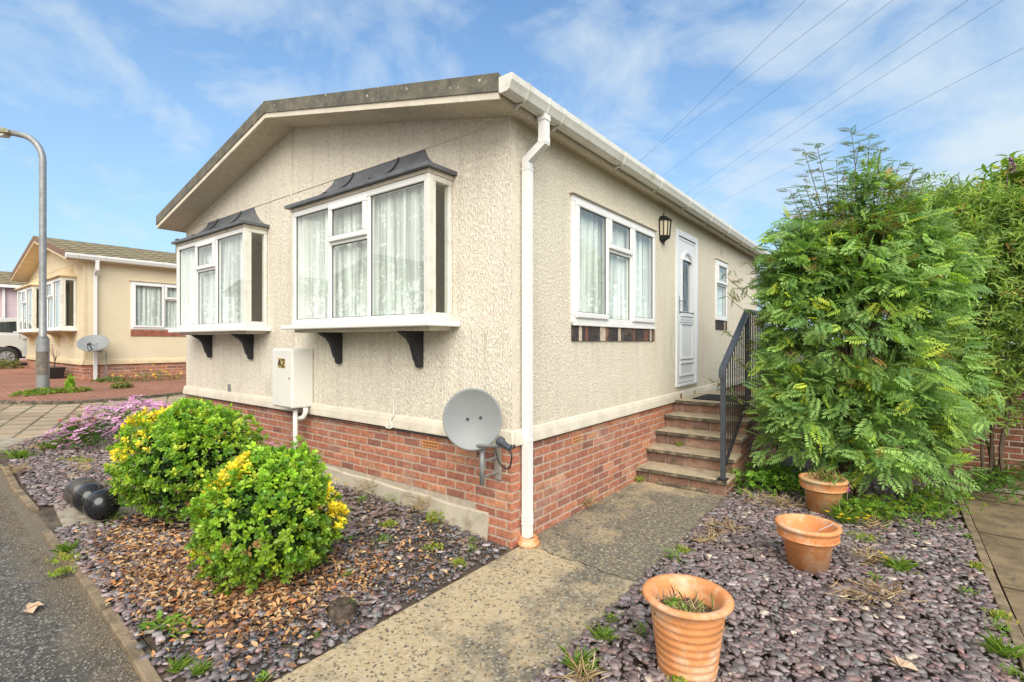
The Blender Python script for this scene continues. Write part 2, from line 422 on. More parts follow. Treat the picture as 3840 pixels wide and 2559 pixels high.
M['redpave'] = paver_mat('red_block_paving', [(.30, .12, .075), (.37, .165, .10), (.33, .15, .10)], (.14, .085, .06), .22, .115, R(90), .12)
M['edging'] = stained_mat('concrete_edging', (.27, .20, .125), (.13, .10, .06))
M['tread'] = plain('concrete_tread', (.44, .36, .245), .85, .2, 9, .5, 90, dirt=((.15, .125, .09), 6, .52, .75))
M['nosing'] = plain('dirty_nosing', (.10, .085, .06), .9, .5, 14, .9, 60, dirt=((.33, .27, .18), 11, .5, .68))
M['slabs'] = plain('patio_slab', (.24, .175, .10), .8, .2, 4, .5, 70, dirt=((.12, .085, .05), 2.5, .42, .62))
M['slate'] = attr_mat('slate', .55, 45, .25, .5, spec=.5, bdist=.003)
M['litter'] = attr_mat('dry_leaf', .85, 60, .2, .3)
M['leaf'] = attr_mat('leaf_glossy', .38, 50, .2, .15, trans=.22, spec=.5)
M['leafm'] = attr_mat('leaf_matt', .6, 50, .2, .15, trans=.36, spec=.35)
M['petal'] = attr_mat('petal', .7, 60, .12, 0, trans=.3)
M['bark'] = plain('bark', (.12, .085, .055), .9, .35, 30, .7, 60)
M['core'] = foliage_core()
M['granite'] = plain('polished_granite', (.014, .014, .016), .13, .6, 90, 0, dirt=((.09, .085, .08), 120, .6, .68))
M['granite_old'] = plain('dull_granite', (.045, .042, .04), .32, .5, 60, 0, dirt=((.15, .13, .10), 9, .45, .75))
M['slabgrey'] = stained_mat('grey_slab', (.36, .32, .25), (.22, .18, .12))
M['pink'] = plain('pink_render', (.62, .50, .53), .9, .06, 5, .4, 70)
M['rubber'] = plain('door_mat_rubber', (.018, .018, .017), .9, .4, 80, .6, 120)
M['wood'] = plain('grey_wood', (.27, .24, .20), .85, .25, 12, .4, 50)
M['cream_lamp'] = plain('frosted_glass', (.62, .55, .38), .3, .05, 4)
# ------------------------------------------------------------------ the setting
def sheet(name, poly, zoff, mat, step=.5, kind='structure'):
    xs = [p[0] for p in poly]; ys = [p[1] for p in poly]; pts = [Vector(p) for p in poly]
    def inside(x, y):
        c = False; j = len(poly) - 1
        for i in range(len(poly)):
            xi, yi = poly[i]; xj, yj = poly[j]
            if (yi > y) != (yj > y) and x < (xj - xi) * (y - yi) / (yj - yi) + xi: c = not c
            j = i
        return c
    # points along the border too
    bp = []
    for i in range(len(poly)):
        a = Vector(poly[i]); b = Vector(poly[(i+1) % len(poly)]); n = max(1, int((b - a).length / step))
        for k in range(n): bp.append(a.lerp(b, k / n))
    edges = [(i, (i+1) % len(bp)) for i in range(len(bp))]
    inner = []
    x = min(xs) + step / 2
    while x < max(xs):
        y = min(ys) + step / 2
        while y < max(ys):
            if inside(x, y): inner.append(Vector((x, y)))
            y += step
        x += step
    V, _, F, *_ = delaunay_2d_cdt(bp + inner, edges, [list(range(len(bp)))], 1, 1e-5)
    mb = MB(); mb.add([(v.x, v.y, g(v.x) + zoff) for v in V], [tuple(f) for f in F])
    o = mb.build(name, mat); tag(o, kind=kind)
    for p in o.data.polygons:
        pass
    return o

xs = [-160, -60, -30, -20, -12.66, -9, -6, -3, -2.1, -1.2, -.9, -.6, -.3, 0, 3, 8, 20, 60, 160]
mb = MB()
for a, b in zip(xs, xs[1:]):
    for y0, y1 in ((-160, -20), (-20, 20), (20, 160)):
        mb.quad((a, y0, g(a) - .05), (b, y0, g(b) - .05), (b, y1, g(b) - .05), (a, y1, g(a) - .05))
tag(mb.build('ground', M['bedsoil']), kind='structure')

tag(sheet('road', [(-5.6, -2.15), (-6.45, -2.55), (-6.6, -9), (12, -9), (12, -2.2), (1.1, -2.2), (0, -2.22)], -.022, M['asphalt'], .6), kind='structure')
sheet('flower_bed', [(-6.3, -2.12), (-6.75, -1.75), (-7.2, -1.2), (-7.9, -.3), (-8.1, .6), (-7.6, 1.2), (-6.4, 1.2), (-6.3, .05), (.03, .05), (.03, -2.22), (-5, -2.17)], -.012, M['bedsoil'], .35)
sheet('paved_lane', [(-5.9, 1.0), (-7.2, 1.0), (-7.8, .5), (-7.6, -.35), (-6.9, -1.2), (-6.5, -1.7), (-6.3, -2.2), (-6.8, -9), (-14, -9), (-12.6, -2.9), (-11.0, -2.15), (-10.17, -1.68), (-9.6, -.95), (-9.5, .1), (-9.7, 1.2), (-10.3, 4), (-10.5, 14), (-6.6, 14)], -.016, M['tan'], .6)
kerbline = [(-12.6, -2.85), (-11.0, -2.1), (-10.17, -1.62), (-9.56, -.92), (-9.46, .1), (-9.66, 1.2), (-10.26, 4), (-10.46, 14)]
sheet('driveway', kerbline + [(-24, 14), (-24, -8), (-13, -8)], .012, M['redpave'], .7)
# smooth kerb along the neighbour's drive
def catmull(P, n=8):
    out = []
    for i in range(len(P) - 1):
        p0 = P[max(i-1, 0)]; p1 = P[i]; p2 = P[i+1]; p3 = P[min(i+2, len(P)-1)]
        for k in range(n):
            t = k / n
            out.append(tuple(.5 * (2*b + (c-a)*t + (2*a-5*b+4*c-d)*t*t + (3*b-a-3*c+d)*t**3) for a, b, c, d in zip(p0, p1, p2, p3)))
    out.append(tuple(P[-1])); return out
kb = MB(); kp = catmull(kerbline)
for i in range(len(kp) - 1):
    (x0, y0), (x1, y1) = kp[i], kp[i+1]
    d = Vector((x1-x0, y1-y0)).normalized(); n = Vector((-d.y, d.x)) * .05
    vs = []
    for (x, y) in ((x0, y0), (x1, y1)):
        for s in (-1, 1):
            for z in (-.05, .035): vs.append((x + n.x*s, y + n.y*s, g(x) + z))
    kb.add(vs, [(0, 1, 5, 4), (2, 6, 7, 3), (1, 3, 7, 5)])
tag(kb.build('kerb', M['nosing']), kind='structure')
kb = MB(); kb.add([(-6.45, -2.28, g(-6.4)-.004), (-6.0, -2.05, g(-6)-.004), (-6.75, -1.72, g(-6.75)-.004), (-7.0, -2.0, g(-7)-.004)], [(0, 1, 2, 3)])
tag(kb.build('crossover_kerb', M['slabgrey']), kind='structure')

# the concrete path, two bays with a crack between
mb = MB()
yj = .12
def ragged(y): return [(.035 + i * 1.0 / 24, y + .012 * math.sin(i * 1.7) + .01 * math.sin(i * .6) - .06 * (i / 24)) for i in range(25)]
j = ragged(yj)
top = [(x, y - .006) for x, y in j]
mb.add([(.035, -2.33, 0), (1.04, -2.33, 0)] + [(x, y, 0) for x, y in top[::-1]], [tuple(range(2 + len(top)))])
mb.add([(x, y + .006, -.002) for x, y in j] + [(1.035, 2.5, -.002), (.0, 2.5, -.002), (.0, .22, -.002)], [tuple(range(len(j) + 3))])
for x in (.035, 1.04):
    mb.add([(x, -2.33, 0), (x, 2.5, -.002), (x, 2.5, -.06), (x, -2.33, -.06)], [(0, 1, 2, 3)])
mb.add([(.035, -2.33, 0), (1.04, -2.33, 0), (1.04, -2.33, -.06), (.035, -2.33, -.06)], [(0, 1, 2, 3)])
tag(mb.build('path', M['path'], fixn=False), kind='structure')
# slab patio on the right
sheet('patio', [(2.97, -4.5), (8, -4.5), (8, 5.45), (2.97, 5.45)], -.012, M['slabs'], .8)
mb = MB()
for y in (-3.3, -2.1, -.9, .3, 1.5, 2.7, 3.9): mb.box(2.97, 8, y, y + .012, -.011, -.006)
for x in (4.1, 5.3, 6.5): mb.box(x, x + .012, -4.5, 5.4, -.011, -.0064)
tag(mb.build('patio_joint', M['soil']), kind='structure')

def edging(name, segs, label, z=.02):
    t = Thing(name, segs[0][0] + (0,), label, 'edging')
    for (a, b) in segs:
        a = Vector(a); b = Vector(b); d = (b - a).normalized(); n = Vector((-d.y, d.x)) * .028; m = MB()
        k = max(1, int((b - a).length / .3)); vs = []
        for i in range(k + 1):
            p = a.lerp(b, i / k); zz = g(p.x) + z + random.uniform(-.003, .003)
            for s, q in ((-1, -.1), (-1, 0), (1, 0), (1, -.1)): vs.append((p.x + n.x*s, p.y + n.y*s, zz + q))
        fs = []
        for i in range(k):
            for q in range(3): fs.append((i*4+q, i*4+q+1, i*4+q+5, i*4+q+4))
        fs += [(0, 1, 2, 3), (k*4, k*4+1, k*4+2, k*4+3)]
        m.add(vs, fs); m.build('edging_stone', M['edging'], t, bevel=.006)
    return t
edging('garden_edging', [((-5.35, -2.16), (-4.45, -2.2)), ((-4.44, -2.2), (-3.62, -2.19)), ((-3.0, -2.22), (-2.12, -2.24)), ((-2.1, -2.23), (-1.2, -2.27)), ((-1.19, -2.265), (-.30, -2.29)), ((-.29, -2.28), (.03, -2.3))],
       'low weathered concrete edging strip between black asphalt and slate bed', .012)
edging('garden_edging', [((2.925, 5.4), (2.925, 4.5)), ((2.925, 4.49), (2.925, 3.59)), ((2.925, 3.58), (2.925, 2.68)), ((2.927, 2.67), (2.925, 1.77)), ((2.92, 1.76), (2.925, .86)), ((2.928, .85), (2.925, -.05)), ((2.922, -.06), (2.925, -.96)), ((2.925, -.97), (2.925, -2.3))],
       'long concrete edging strip between the slate bed and brown patio slabs', .022)

# ------------------------------------------------------------------ park homes
W = 6.475; RC = -3.2375; PITCH = .232
def ztop(x): return 3.54 + PITCH * (.15 - x) if x > RC else 3.54 + PITCH * (.15 + x + W)

def bricks(mb, mapf, u0, u1, z1, rows, skip=None, ph=0, skipfn=None):
    """courses downward from z1; one chamfered brick per brick"""
    for r in range(rows):
        zt = z1 - r * .075 - .007; zb = zt - .062
        u = u0 - (.1125 if (r + ph) % 2 else 0) + .0015
        while u < u1:
            a = max(u, u0); b = min(u + .2125, u1); u += .225
            if b - a < .02: continue
            if skipfn and skipfn(a, b, zb): continue
            k = random.random()
            if k < .5: c = (.43, .165, .095)
            elif k < .75: c = (.37, .135, .085)
            elif k < .88: c = (.29, .12, .085)
            else: c = (.48, .22, .125)
            s = random.uniform(.85, 1.15); c = tuple(q * s for q in c)
            w = .012 + random.uniform(-.0015, .0015); e = .005
            vs = []
            for uu, vv, ww in ((a, zb, 0), (b, zb, 0), (b, zt, 0), (a, zt, 0), (a, zb, w-e), (b, zb, w-e), (b, zt, w-e), (a, zt, w-e), (a+e, zb+e, w), (b-e, zb+e, w), (b-e, zt-e, w), (a+e, zt-e, w)):
                vs.append(mapf(uu, vv, ww))
            mb.add(vs, [(0,1,5,4),(1,2,6,5),(2,3,7,6),(3,0,4,7),(4,5,9,8),(5,6,10,9),(6,7,11,10),(7,4,8,11),(8,9,10,11)], c)

def wall_grid(mb, mapf, u0, u1, v0, v1, holes, th=.1):
    us = sorted({u0, u1, *[h[0] for h in holes], *[h[1] for h in holes]})
    vs = sorted({v0, v1, *[h[2] for h in holes], *[h[3] for h in holes]})
    for a, b in zip(us, us[1:]):
        for c, d in zip(vs, vs[1:]):
            mu, mv = (a+b)/2, (c+d)/2
            if any(h[0] < mu < h[1] and h[2] < mv < h[3] for h in holes): continue
            for w in (0, -th):
                mb.quad(mapf(a, c, w), mapf(b, c, w), mapf(b, d, w), mapf(a, d, w))
    for (a, b, c, d) in holes:
        for (p, q) in (((a, c), (b, c)), ((b, c), (b, d)), ((b, d), (a, d)), ((a, d), (a, c))):
            mb.quad(mapf(*p, 0), mapf(*q, 0), mapf(*q, -th), mapf(*p, -th))

def window(T, mapf, u0, u1, v0, v1, w, cols, off, frame_w=.058, dep=.06, name='window', parent=None, net=True, fmat='upvc', netback=.09):
    """cols: list of (ua, ub, [(va, vb, opening)])"""
    f = MB(off); fw = frame_w; wi = w - dep
    f.mbox(mapf, u0, u1, v0, v0 + fw, wi, w); f.mbox(mapf, u0, u1, v1 - fw, v1, wi, w)
    f.mbox(mapf, u0, u0 + fw, v0 + fw, v1 - fw, wi, w); f.mbox(mapf, u1 - fw, u1, v0 + fw, v1 - fw, wi, w)
    panes = []; sashes = []
    for i, (ua, ub, cells) in enumerate(cols):
        if i: f.mbox(mapf, ua - .022, ua + .022, v0 + fw, v1 - fw, wi, w - .002)
        la = ua + (.022 if i else 0); lb = ub - (.022 if i < len(cols) - 1 else 0)
        if i == 0: la = u0 + fw
        if i == len(cols) - 1: lb = u1 - fw
        for j, (va, vb, op) in enumerate(cells):
            ca = va + (.022 if j else 0); cb = vb - (.022 if j < len(cells) - 1 else 0)
            if j == 0: ca = v0 + fw
            if j == len(cells) - 1: cb = v1 - fw
            if j: f.mbox(mapf, la, lb, va - .022, va + .022, wi, w - .003)
            if op:
                s = .052; e = .012
                sashes.append((la - e, lb + e, ca - e, cb + e, s)); panes.append((la + s - e, lb - s + e, ca + s - e, cb - s + e, w + .004))
            else: panes.append((la, lb, ca, cb, w - .02))
    fr = f.build(name, M[fmat], T, parent=parent, bevel=.007)
    for a, b, c, d, s in sashes:
        q = MB(off); wa, wb = w - .001, w + .024
        q.mbox(mapf, a, b, c, c + s, wa, wb); q.mbox(mapf, a, b, d - s, d, wa, wb); q.mbox(mapf, a, a + s, c + s, d - s, wa, wb); q.mbox(mapf, b - s, b, c + s, d - s, wa, wb)
        q.build('opening_sash', M[fmat], T, parent=fr, bevel=.008)
        q = MB(off); e = .004; q.mbox(mapf, a - e, b + e, c - e, d + e, w - .0012, w + .003)
    # gaskets and glass
    gk = MB(off)
    for a, b, c, d, ww in panes:
        for (p, q, r, s) in ((a, b, c, c + .006), (a, b, d - .006, d), (a, a + .006, c, d), (b - .006, b, c, d)):
            gk.mbox(mapf, p, q, r, s, ww - .006, ww + .002)
    gk.build('gasket', M['seal'], T, parent=fr)
    for a, b, c, d, ww in panes:
        p = MB(off); p.quad(mapf(a, c, ww - .003), mapf(b, c, ww - .003), mapf(b, d, ww - .003), mapf(a, d, ww - .003))
        p.build('pane', M['glass'], T, parent=fr)
    if net: curtain(T, mapf, u0 + .05, u1 - .03, v0 + .03, v1 - .03, w - netback, off, fr)
    return fr

def curtain(T, mapf, u0, u1, v0, v1, w, off, parent, amp=.022, folds=9):
    c = MB(off); n = int((u1 - u0) / .012); vs = []
    for i in range(n + 1):
        u = u0 + (u1 - u0) * i / n
        a = amp * (math.sin(i * .012 * folds * 6.3) * .7 + .5 * math.sin(i * .012 * folds * 2.9 + 1) + .3 * math.sin(i * .4))
        for k in range(4):
            vs.append(mapf(u, v0 + (v1 - v0) * k / 3, w + a * (1.1 - .15 * k)))
    fs = [(i*4+k, (i+1)*4+k, (i+1)*4+k+1, i*4+k+1) for i in range(n) for k in range(3)]
    c.add(vs, fs); return c.build('net_curtain', M['net'], T, parent=parent, smooth=True)

def bay(T, F, x0, x1, off, roofmat, trimmat, brmat):
    """square box bay on the front wall: frame, side lights, roof, sill, brackets"""
    o = .285; z0, z1 = 1.80, 3.02
    mL = x0 + .704; mR = x1 - .803
    fr = window(T, F, x0, x1, z0, z1, o, [(x0, mL, [(z0, z1, 0)]), (mL, mR, [(z0, 2.60, 0), (2.60, z1, 1)]), (mR, x1, [(z0, z1, 0)])], off, name='bay_window')
    # side lights
    for x, s in ((x1, 1), (x0, -1)):
        Sm = (lambda u, v, w, x=x, s=s: (x + s * w, u, v))
        f = MB(off); a, b = -o + .052, -.004; fw = .05
        f.mbox(Sm, a, b, z0, z0 + fw + .02, -.06, 0); f.mbox(Sm, a, b, z1 - fw, z1, -.06, 0)
        f.mbox(Sm, a, a + .036, z0 + fw + .02, z1 - fw, -.06, 0); f.mbox(Sm, b - .04, b, z0 + fw + .02, z1 - fw, -.06, 0)
        sf = f.build('side_frame', M['upvc_old' if s > 0 else 'upvc'], T, parent=fr, bevel=.007)
        p = MB(off); ww = -.02; p.quad(Sm(a+.036, z0+.07, ww), Sm(b-.04, z0+.07, ww), Sm(b-.04, z1-.05, ww), Sm(a+.036, z1-.05, ww))
        p.build('side_pane', M['glass'], T, parent=fr)
        f = MB(off); f.mbox(Sm, -o - .005, -o + .048, z0 + .001, z1 - .001, -.042, .006); f.build('corner_post', M['upvc_old'], T, parent=fr, bevel=.006)
    # net inside each side light, only the part next to the front
    s_ = MB(off); s_.box(x0 - .09, x1 + .095, -o - .085, .0, 1.752, 1.797)
    s_.build('sill', M['upvc'], T, parent=fr, bevel=.01)
    s_ = MB(off); s_.box(x0 + .01, x1 - .01, -o + .02, -.0, 1.72, 1.751); s_.build('sill_board', M[trimmat], T, parent=fr)
    # fascia under the roof
    s_ = MB(off); s_.box(x0 - .012, x1 + .012, -o - .012, -.001, z1 + .001, z1 + .034); s_.build('head_board', M[trimmat], T, parent=fr, bevel=.004)
    # swept roof: bottom rectangle to a short line on the wall
    zb, zt = z1 + .036, 3.375; r = MB(off); n = 9; rings = []
    for i in range(n + 1):
        t = i / n; e = 1 - (1 - t) ** 1.45            # concave sweep
        h = t ** 1.4
        xl = x0 - .05 + .40 * e; xr = x1 + .05 - .395 * e; y = -(o + .055) * (1 - e); z = zb + .03 + (zt - zb - .03) * h
        rings.append([(xl, y, z), (xr, y, z)])
    vs = []; fs = []
    for (a, b) in rings: vs += [a, b, (a[0], 0.0, a[2]), (b[0], 0.0, b[2])]
    for i in range(n):
        k = i * 4; fs += [(k, k+1, k+5, k+4), (k+1, k+3, k+7, k+5), (k+2, k, k+4, k+6)]
    r.add(vs, fs)
    r.box(x0 - .054, x1 + .054, -o - .058, 0, zb, zb + .032)
    rf = r.build('bay_roof', M[roofmat], T, parent=fr, bevel=.004)
    if True:
        for k in (x0 + .70, x0 + 1.42):
            rl = MB(off); pts = []
            for i, (a, b) in enumerate(rings):
                xx = k; pts.append((xx, a[1] - .004, a[2] + .006))
            rl.tube(pts, .010, 6); rl.build('roof_rib', M['seal' if roofmat == 'lead' else roofmat], T, parent=fr)
    # scrolled brackets
    for xe in (x0 + .505, x1 - .367):
        b = MB(off); prof = [(0, 1.719), (0, 1.40), (-.035, 1.385), (-.055, 1.40), (-.062, 1.44), (-.085, 1.47), (-.10, 1.52), (-.125, 1.60), (-.17, 1.655), (-.225, 1.685), (-.245, 1.70), (-.27, 1.719)]
        b.extrude(prof, lambda p, q, t: (t, p, q), xe - .06, xe)
        b.build('bay_bracket', M[brmat], T, parent=fr, bevel=.004)
    return fr

def park_home(X, Y, dz, zt, zg, L, label, wallm, sidem, soffm, trimm, roofm, vergem, bayroof, bracket, main=True):
    T = Thing('park_home', (X, Y, zg), label, 'bungalow')
    off = (X, Y, dz)
    F = lambda u, v, w: (u, -w, v); S = lambda u, v, w: (w, u, v)
    LW = lambda u, v, w: (-W - w, u, v); BW = lambda u, v, w: (u, L + w, v)
    t0 = zt - dz; g0 = zg - dz - .1
    bays = [(-2.78, -.648), (-6.016, -3.886)]
    holes = [(a + .02, b - .02, 1.80, 3.02) for a, b in bays]
    mb = MB(off); wall_grid(mb, F, -W, 0, t0, 3.385, holes)
    for w in (0, -.1): mb.add([F(-W, 3.385, w), F(0, 3.385, w), F(0, ztop(0) - .14, w), F(RC, ztop(RC) - .14, w), F(-W, ztop(0) - .14, w)], [(0, 1, 2, 3, 4)])
    mb.build('wall', M[wallm], T, fixn=False)
    sh = [(.93, 2.90, 1.80, 3.0), (3.70, 4.64, .985, 3.185), (5.63, 6.32, 2.005, 3.01)]
    mb = MB(off); wall_grid(mb, S, 0, L, t0, 3.42, sh); mb.build('wall', M[sidem], T, fixn=False)
    mb = MB(off); wall_grid(mb, LW, 0, L, t0, 3.42, [(1.4, 3.0, 1.9, 3.0)]); mb.build('wall', M[sidem], T, fixn=False)
    mb = MB(off); wall_grid(mb, BW, -W, 0, t0, 3.385, [])
    mb.add([BW(-W, 3.385, 0), BW(0, 3.385, 0), BW(0, ztop(0)-.14, 0), BW(RC, ztop(RC)-.14, 0), BW(-W, ztop(0)-.14, 0)], [(0, 1, 2, 3, 4)])
    mb.build('wall', M[sidem], T, fixn=False)
    mb = MB(off); mb.box(-W + .12, -.12, .12, L - .12, t0 + .02, t0 + .1); mb.build('floor', M['room'], T)
    mb = MB(off); mb.box(-W + .12, -.12, 2.6, 2.7, t0 + .1, 3.36); mb.box(-3.35, -3.25, .12, 2.6, t0 + .1, 3.36); mb.build('inside_wall', M['room'], T)
    mb = MB(off); mb.box(-W + .12, -.12, .12, L - .12, 3.33, 3.37); mb.build('ceiling', M['room'], T)
    # roof
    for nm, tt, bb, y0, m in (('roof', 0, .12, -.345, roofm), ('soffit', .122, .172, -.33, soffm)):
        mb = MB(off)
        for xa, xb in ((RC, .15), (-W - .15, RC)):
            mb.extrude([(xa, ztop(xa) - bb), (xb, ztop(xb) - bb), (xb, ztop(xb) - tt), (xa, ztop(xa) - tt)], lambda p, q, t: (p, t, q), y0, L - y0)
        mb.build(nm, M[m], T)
    mb = MB(off)
    for xa, xb in ((RC, .152), (-W - .152, RC)):
        mb.extrude([(xa, ztop(xa) - .125), (xb, ztop(xb) - .125), (xb, ztop(xb) + .006), (xa, ztop(xa) + .006)], lambda p, q, t: (p, t, q), -.362, -.346)
    if main:
        mb.box(-.95, -.935, -.367, -.3615, ztop(-.94) - .12, ztop(-.94) + .01); mb.box(RC - .02, RC + .02, -.366, -.3615, ztop(RC) - .13, ztop(RC) + .003)
    mb.build('verge', M[vergem], T)
    mb = MB(off)
    for xa, xb in ((RC, .151), (-W - .151, RC)):
        mb.extrude([(xa, ztop(xa) - .178), (xb, ztop(xb) - .178), (xb, ztop(xb) - .126), (xa, ztop(xa) - .126)], lambda p, q, t: (p, t, q), -.352, -.331)
    mb.build('bargeboard', M[trimm], T)
    for xa in (.105, -W - .148):
        mb = MB(off); mb.box(xa, xa + .043, -.33, L, 3.362, 3.42); mb.build('fascia', M[soffm], T, bevel=.006)
    # gutter
    gp = [(.156, 3.51), (.156, 3.405), (.17, 3.392), (.232, 3.392), (.25, 3.405), (.262, 3.435), (.276, 3.465), (.276, 3.512), (.27, 3.512), (.268, 3.47), (.165, 3.45), (.165, 3.51)]
    mb = MB(off); mb.extrude(gp, lambda p, q, t: (p, t, q), -.35, L + .3)
    mb.extrude(gp[:8], lambda p, q, t: (p, t, q), -.362, -.349)
    gt = mb.build('gutter', M['upvc_old' if main else 'upvc'], T, bevel=.003)
    y = -.16; ys = [-.16, .12, .34, 1.5, 2.5, 3.5, 4.5, 5.5, 6.5, 7.5, 8.5]
    big = [(p + (.004 if p > .2 else 0), q - (.004 if q < 3.44 else -.002)) for p, q in gp[:8]]
    for y in ys:
        mb = MB(off); mb.extrude(big, lambda p, q, t: (p, t, q), y, y + .02); mb.extrude([(.152, 3.36), (.152, 3.40), (.23, 3.39)], lambda p, q, t: (p, t, q), y, y + .015)
        mb.build('gutter_clip', M['upvc_old'], T, parent=gt)
    # down pipe
    zb = zg + .055 - dz; mb = MB(off); h = .033; yc = .135 if main else .20
    mb.box(.175, .25, yc - .038, yc + .038, 3.355, 3.40)
    mb.box(.18, .245, yc - h, yc + h, 3.226, 3.36)
    mb.box(.1775, .2475, yc - h - .002, yc + h + .002, 3.18, 3.225)
    mb.extrude([(.18, 3.20), (.245, 3.20), (.245, 3.165), (.085, 3.06), (.085, 3.023), (.02, 3.023), (.02, 3.095), (.18, 3.198)], lambda p, q, t: (p, t, q), yc - h, yc + h)
    mb.box(.02, .085, yc - h, yc + h, zb, 3.022)
    for z in (3.0, t0 + .02): mb.box(.0175, .088, yc - h - .003, yc + h + .003, z, z + .02)
    for z in (zb + .1, zb + .13, zb + .16): mb.box(.0175, .088, yc - h - .003, yc + h + .003, z, z + .02)
    mb.build('downpipe', M['upvc'], T, bevel=.004)
    # mouldings on the front
    mb = MB(off); mb.box(-W, 0, -.007, 0, 3.375, 3.393); mb.build('cover_strip', M[trimm], T, bevel=.003)
    mb = MB(off); mb.box(-3.335, -3.29, -.0085, 0, t0, 4.145); mb.build('cover_strip', M[trimm], T, bevel=.003)
    # bottom trim band (swept profile)
    mb = MB(off); pr = [(0, t0 + .125), (.018, t0 + .115), (.03, t0 + .075), (.036, t0 + .02), (.036, t0), (0, t0)]
    mb.extrude(pr, lambda p, q, t: (t, -p, q), -W - .036, .036); mb.extrude(pr, lambda p, q, t: (p, t, q), -.036, L)
    mb.build('base_trim', M[trimm], T, bevel=.004)
    mb = MB(off); mb.box(0, .007, .0, .055, t0 + .12, 3.36); mb.build('corner_bead', M[trimm], T, bevel=.003)
    # brick skirt
    rows = int((t0 - g0) / .075) + 1
    mb = MB(off); mb.box(-W + .02, -.005, .005, .09, g0, t0 - .001); mb.box(-.09, -.0052, .09, L, g0, t0 - .001); mb.box(-W + .02, -W + .1, .09, L, g0, t0 - .001)
    mb.build('mortar_backing', M['mortar'], T)
    # overlap the corner so that bricks turn it
    ft = (lambda a, b, z: (b < -.26 and z < .20 + .012 * (-a))) if main else None
    # leave gaps for the air bricks
    def sf(a, b, z):
        if ft and ft(a, b, z): return True
        return main and abs((a + b) / 2 + .93) < .12 and .66 < z < .70
    mb = MB(off); bricks(mb, lambda u, v, w: (u, .012 - w, v), -W + .012, .0, t0, rows, skipfn=sf, ph=1)
    mb.build('brick_skirt', M['brick'], T, fixn=False)
    mb = MB(off); bricks(mb, lambda u, v, w: (-.012 + w, u, v), .0, L, t0, rows, ph=0)
    mb.build('brick_skirt', M['brick'], T, fixn=False)
    mb = MB(off); mb.box(-W+.02, 0.02, -.016, .02, t0 - .012, t0 - .002); mb.box(-.02, .016, -.01, L, t0 - .012, t0 - .002); mb.build('damp_course', M['seal'], T)
    if main:
        mb = MB(off); n = 40; vs = []
        for i in range(n + 1):
            x = -W + .01 + (W - .25) * i / n; zt_ = .215 + .012 * (-x) + .006 * math.sin(i * 1.3)
            vs += [(x, -.03 - .008 * math.sin(i * .7), -.1), (x, -.022 - .004 * math.sin(i * 1.9), zt_ - .01), (x, .0, zt_), (x, .012, zt_)]
        fs = [(i*4+k, i*4+k+1, i*4+k+5, i*4+k+4) for i in range(n) for k in range(3)] + [(n*4, n*4+1, n*4+2, n*4+3)]
        mb.add(vs, fs); mb.build('footing', M['footing'], T)
        for mp, u, nm in ((F, -.93, 0), (S, 1.03, 1)):
            mb = MB(off); mb.mbox(mp, u - .107, u + .107, .662, .728, -.02, .003)
            ab = mb.build('air_brick', M['terra'], T, bevel=.002); mb = MB(off)
            for r in range(2):
                for k in range(10): mb.mbox(mp, u - .092 + k * .0195, u - .082 + k * .0195, .672 + r * .027, .690 + r * .027, -.0, .0036)
            mb.build('vent_slot', M['seal'], T, parent=ab)
    # bays, side windows, door
    for (a, b) in bays: bay(T, F, a, b, off, bayroof, trimm, bracket)
    wz = .02
    window(T, S, .905, 2.915, 1.805, 3.0, wz, [(.905, 1.622, [(1.805, 3.0, 1)]), (1.622, 2.217, [(1.805, 2.59, 0), (2.59, 3.0, 1)]), (2.217, 2.915, [(1.805, 3.0, 1)])], off, netback=.085)
    window(T, S, 5.625, 6.325, 2.01, 3.01, wz, [(5.625, 6.325, [(2.01, 2.60, 0), (2.60, 3.01, 1)])], off, netback=.085)
    for a in ((.05, .87, 2.95, 3.004, 3.02), (.04, 5.6, 6.35, 3.014, 3.028)):
        mb = MB(off); mb.box(0, *a); mb.build('drip_strip', M['trim'] if main else M[trimm], T)
    if main:
        mb = MB(off); mb.box(0, .035, .92, 2.905, 1.775, 1.803); mb.box(0, .035, 5.63, 6.32, 1.985, 2.008); mb.build('window_sill', M['upvc'], T, bevel=.005)
    # tile cill bricks
    def cill(u0, u1, z0, z1, n):
        mb = MB(off); u = u0
        while u < u1 - .01:
            w = random.choice([.055, .06, .065, .07]); e = min(u + w, u1)
            if main: c = random.choice([(.035, .03, .032)] * 6 + [(.16, .07, .045), (.09, .05, .04), (.5, .42, .32)])
            else: c = random.choice([(.33, .10, .06), (.28, .09, .055)])
            mb.box(0, .018 + random.uniform(-.002, .002), u, e - .006, z0, z1, c); u = e
        o = mb.build('cill_tiles', M['brick'], T, bevel=.003)
    cill(.905, 2.92, 1.63, 1.785, 30); cill(5.63, 6.325, 1.83, 1.99, 10)
    door(T, S, off)
    return T, off

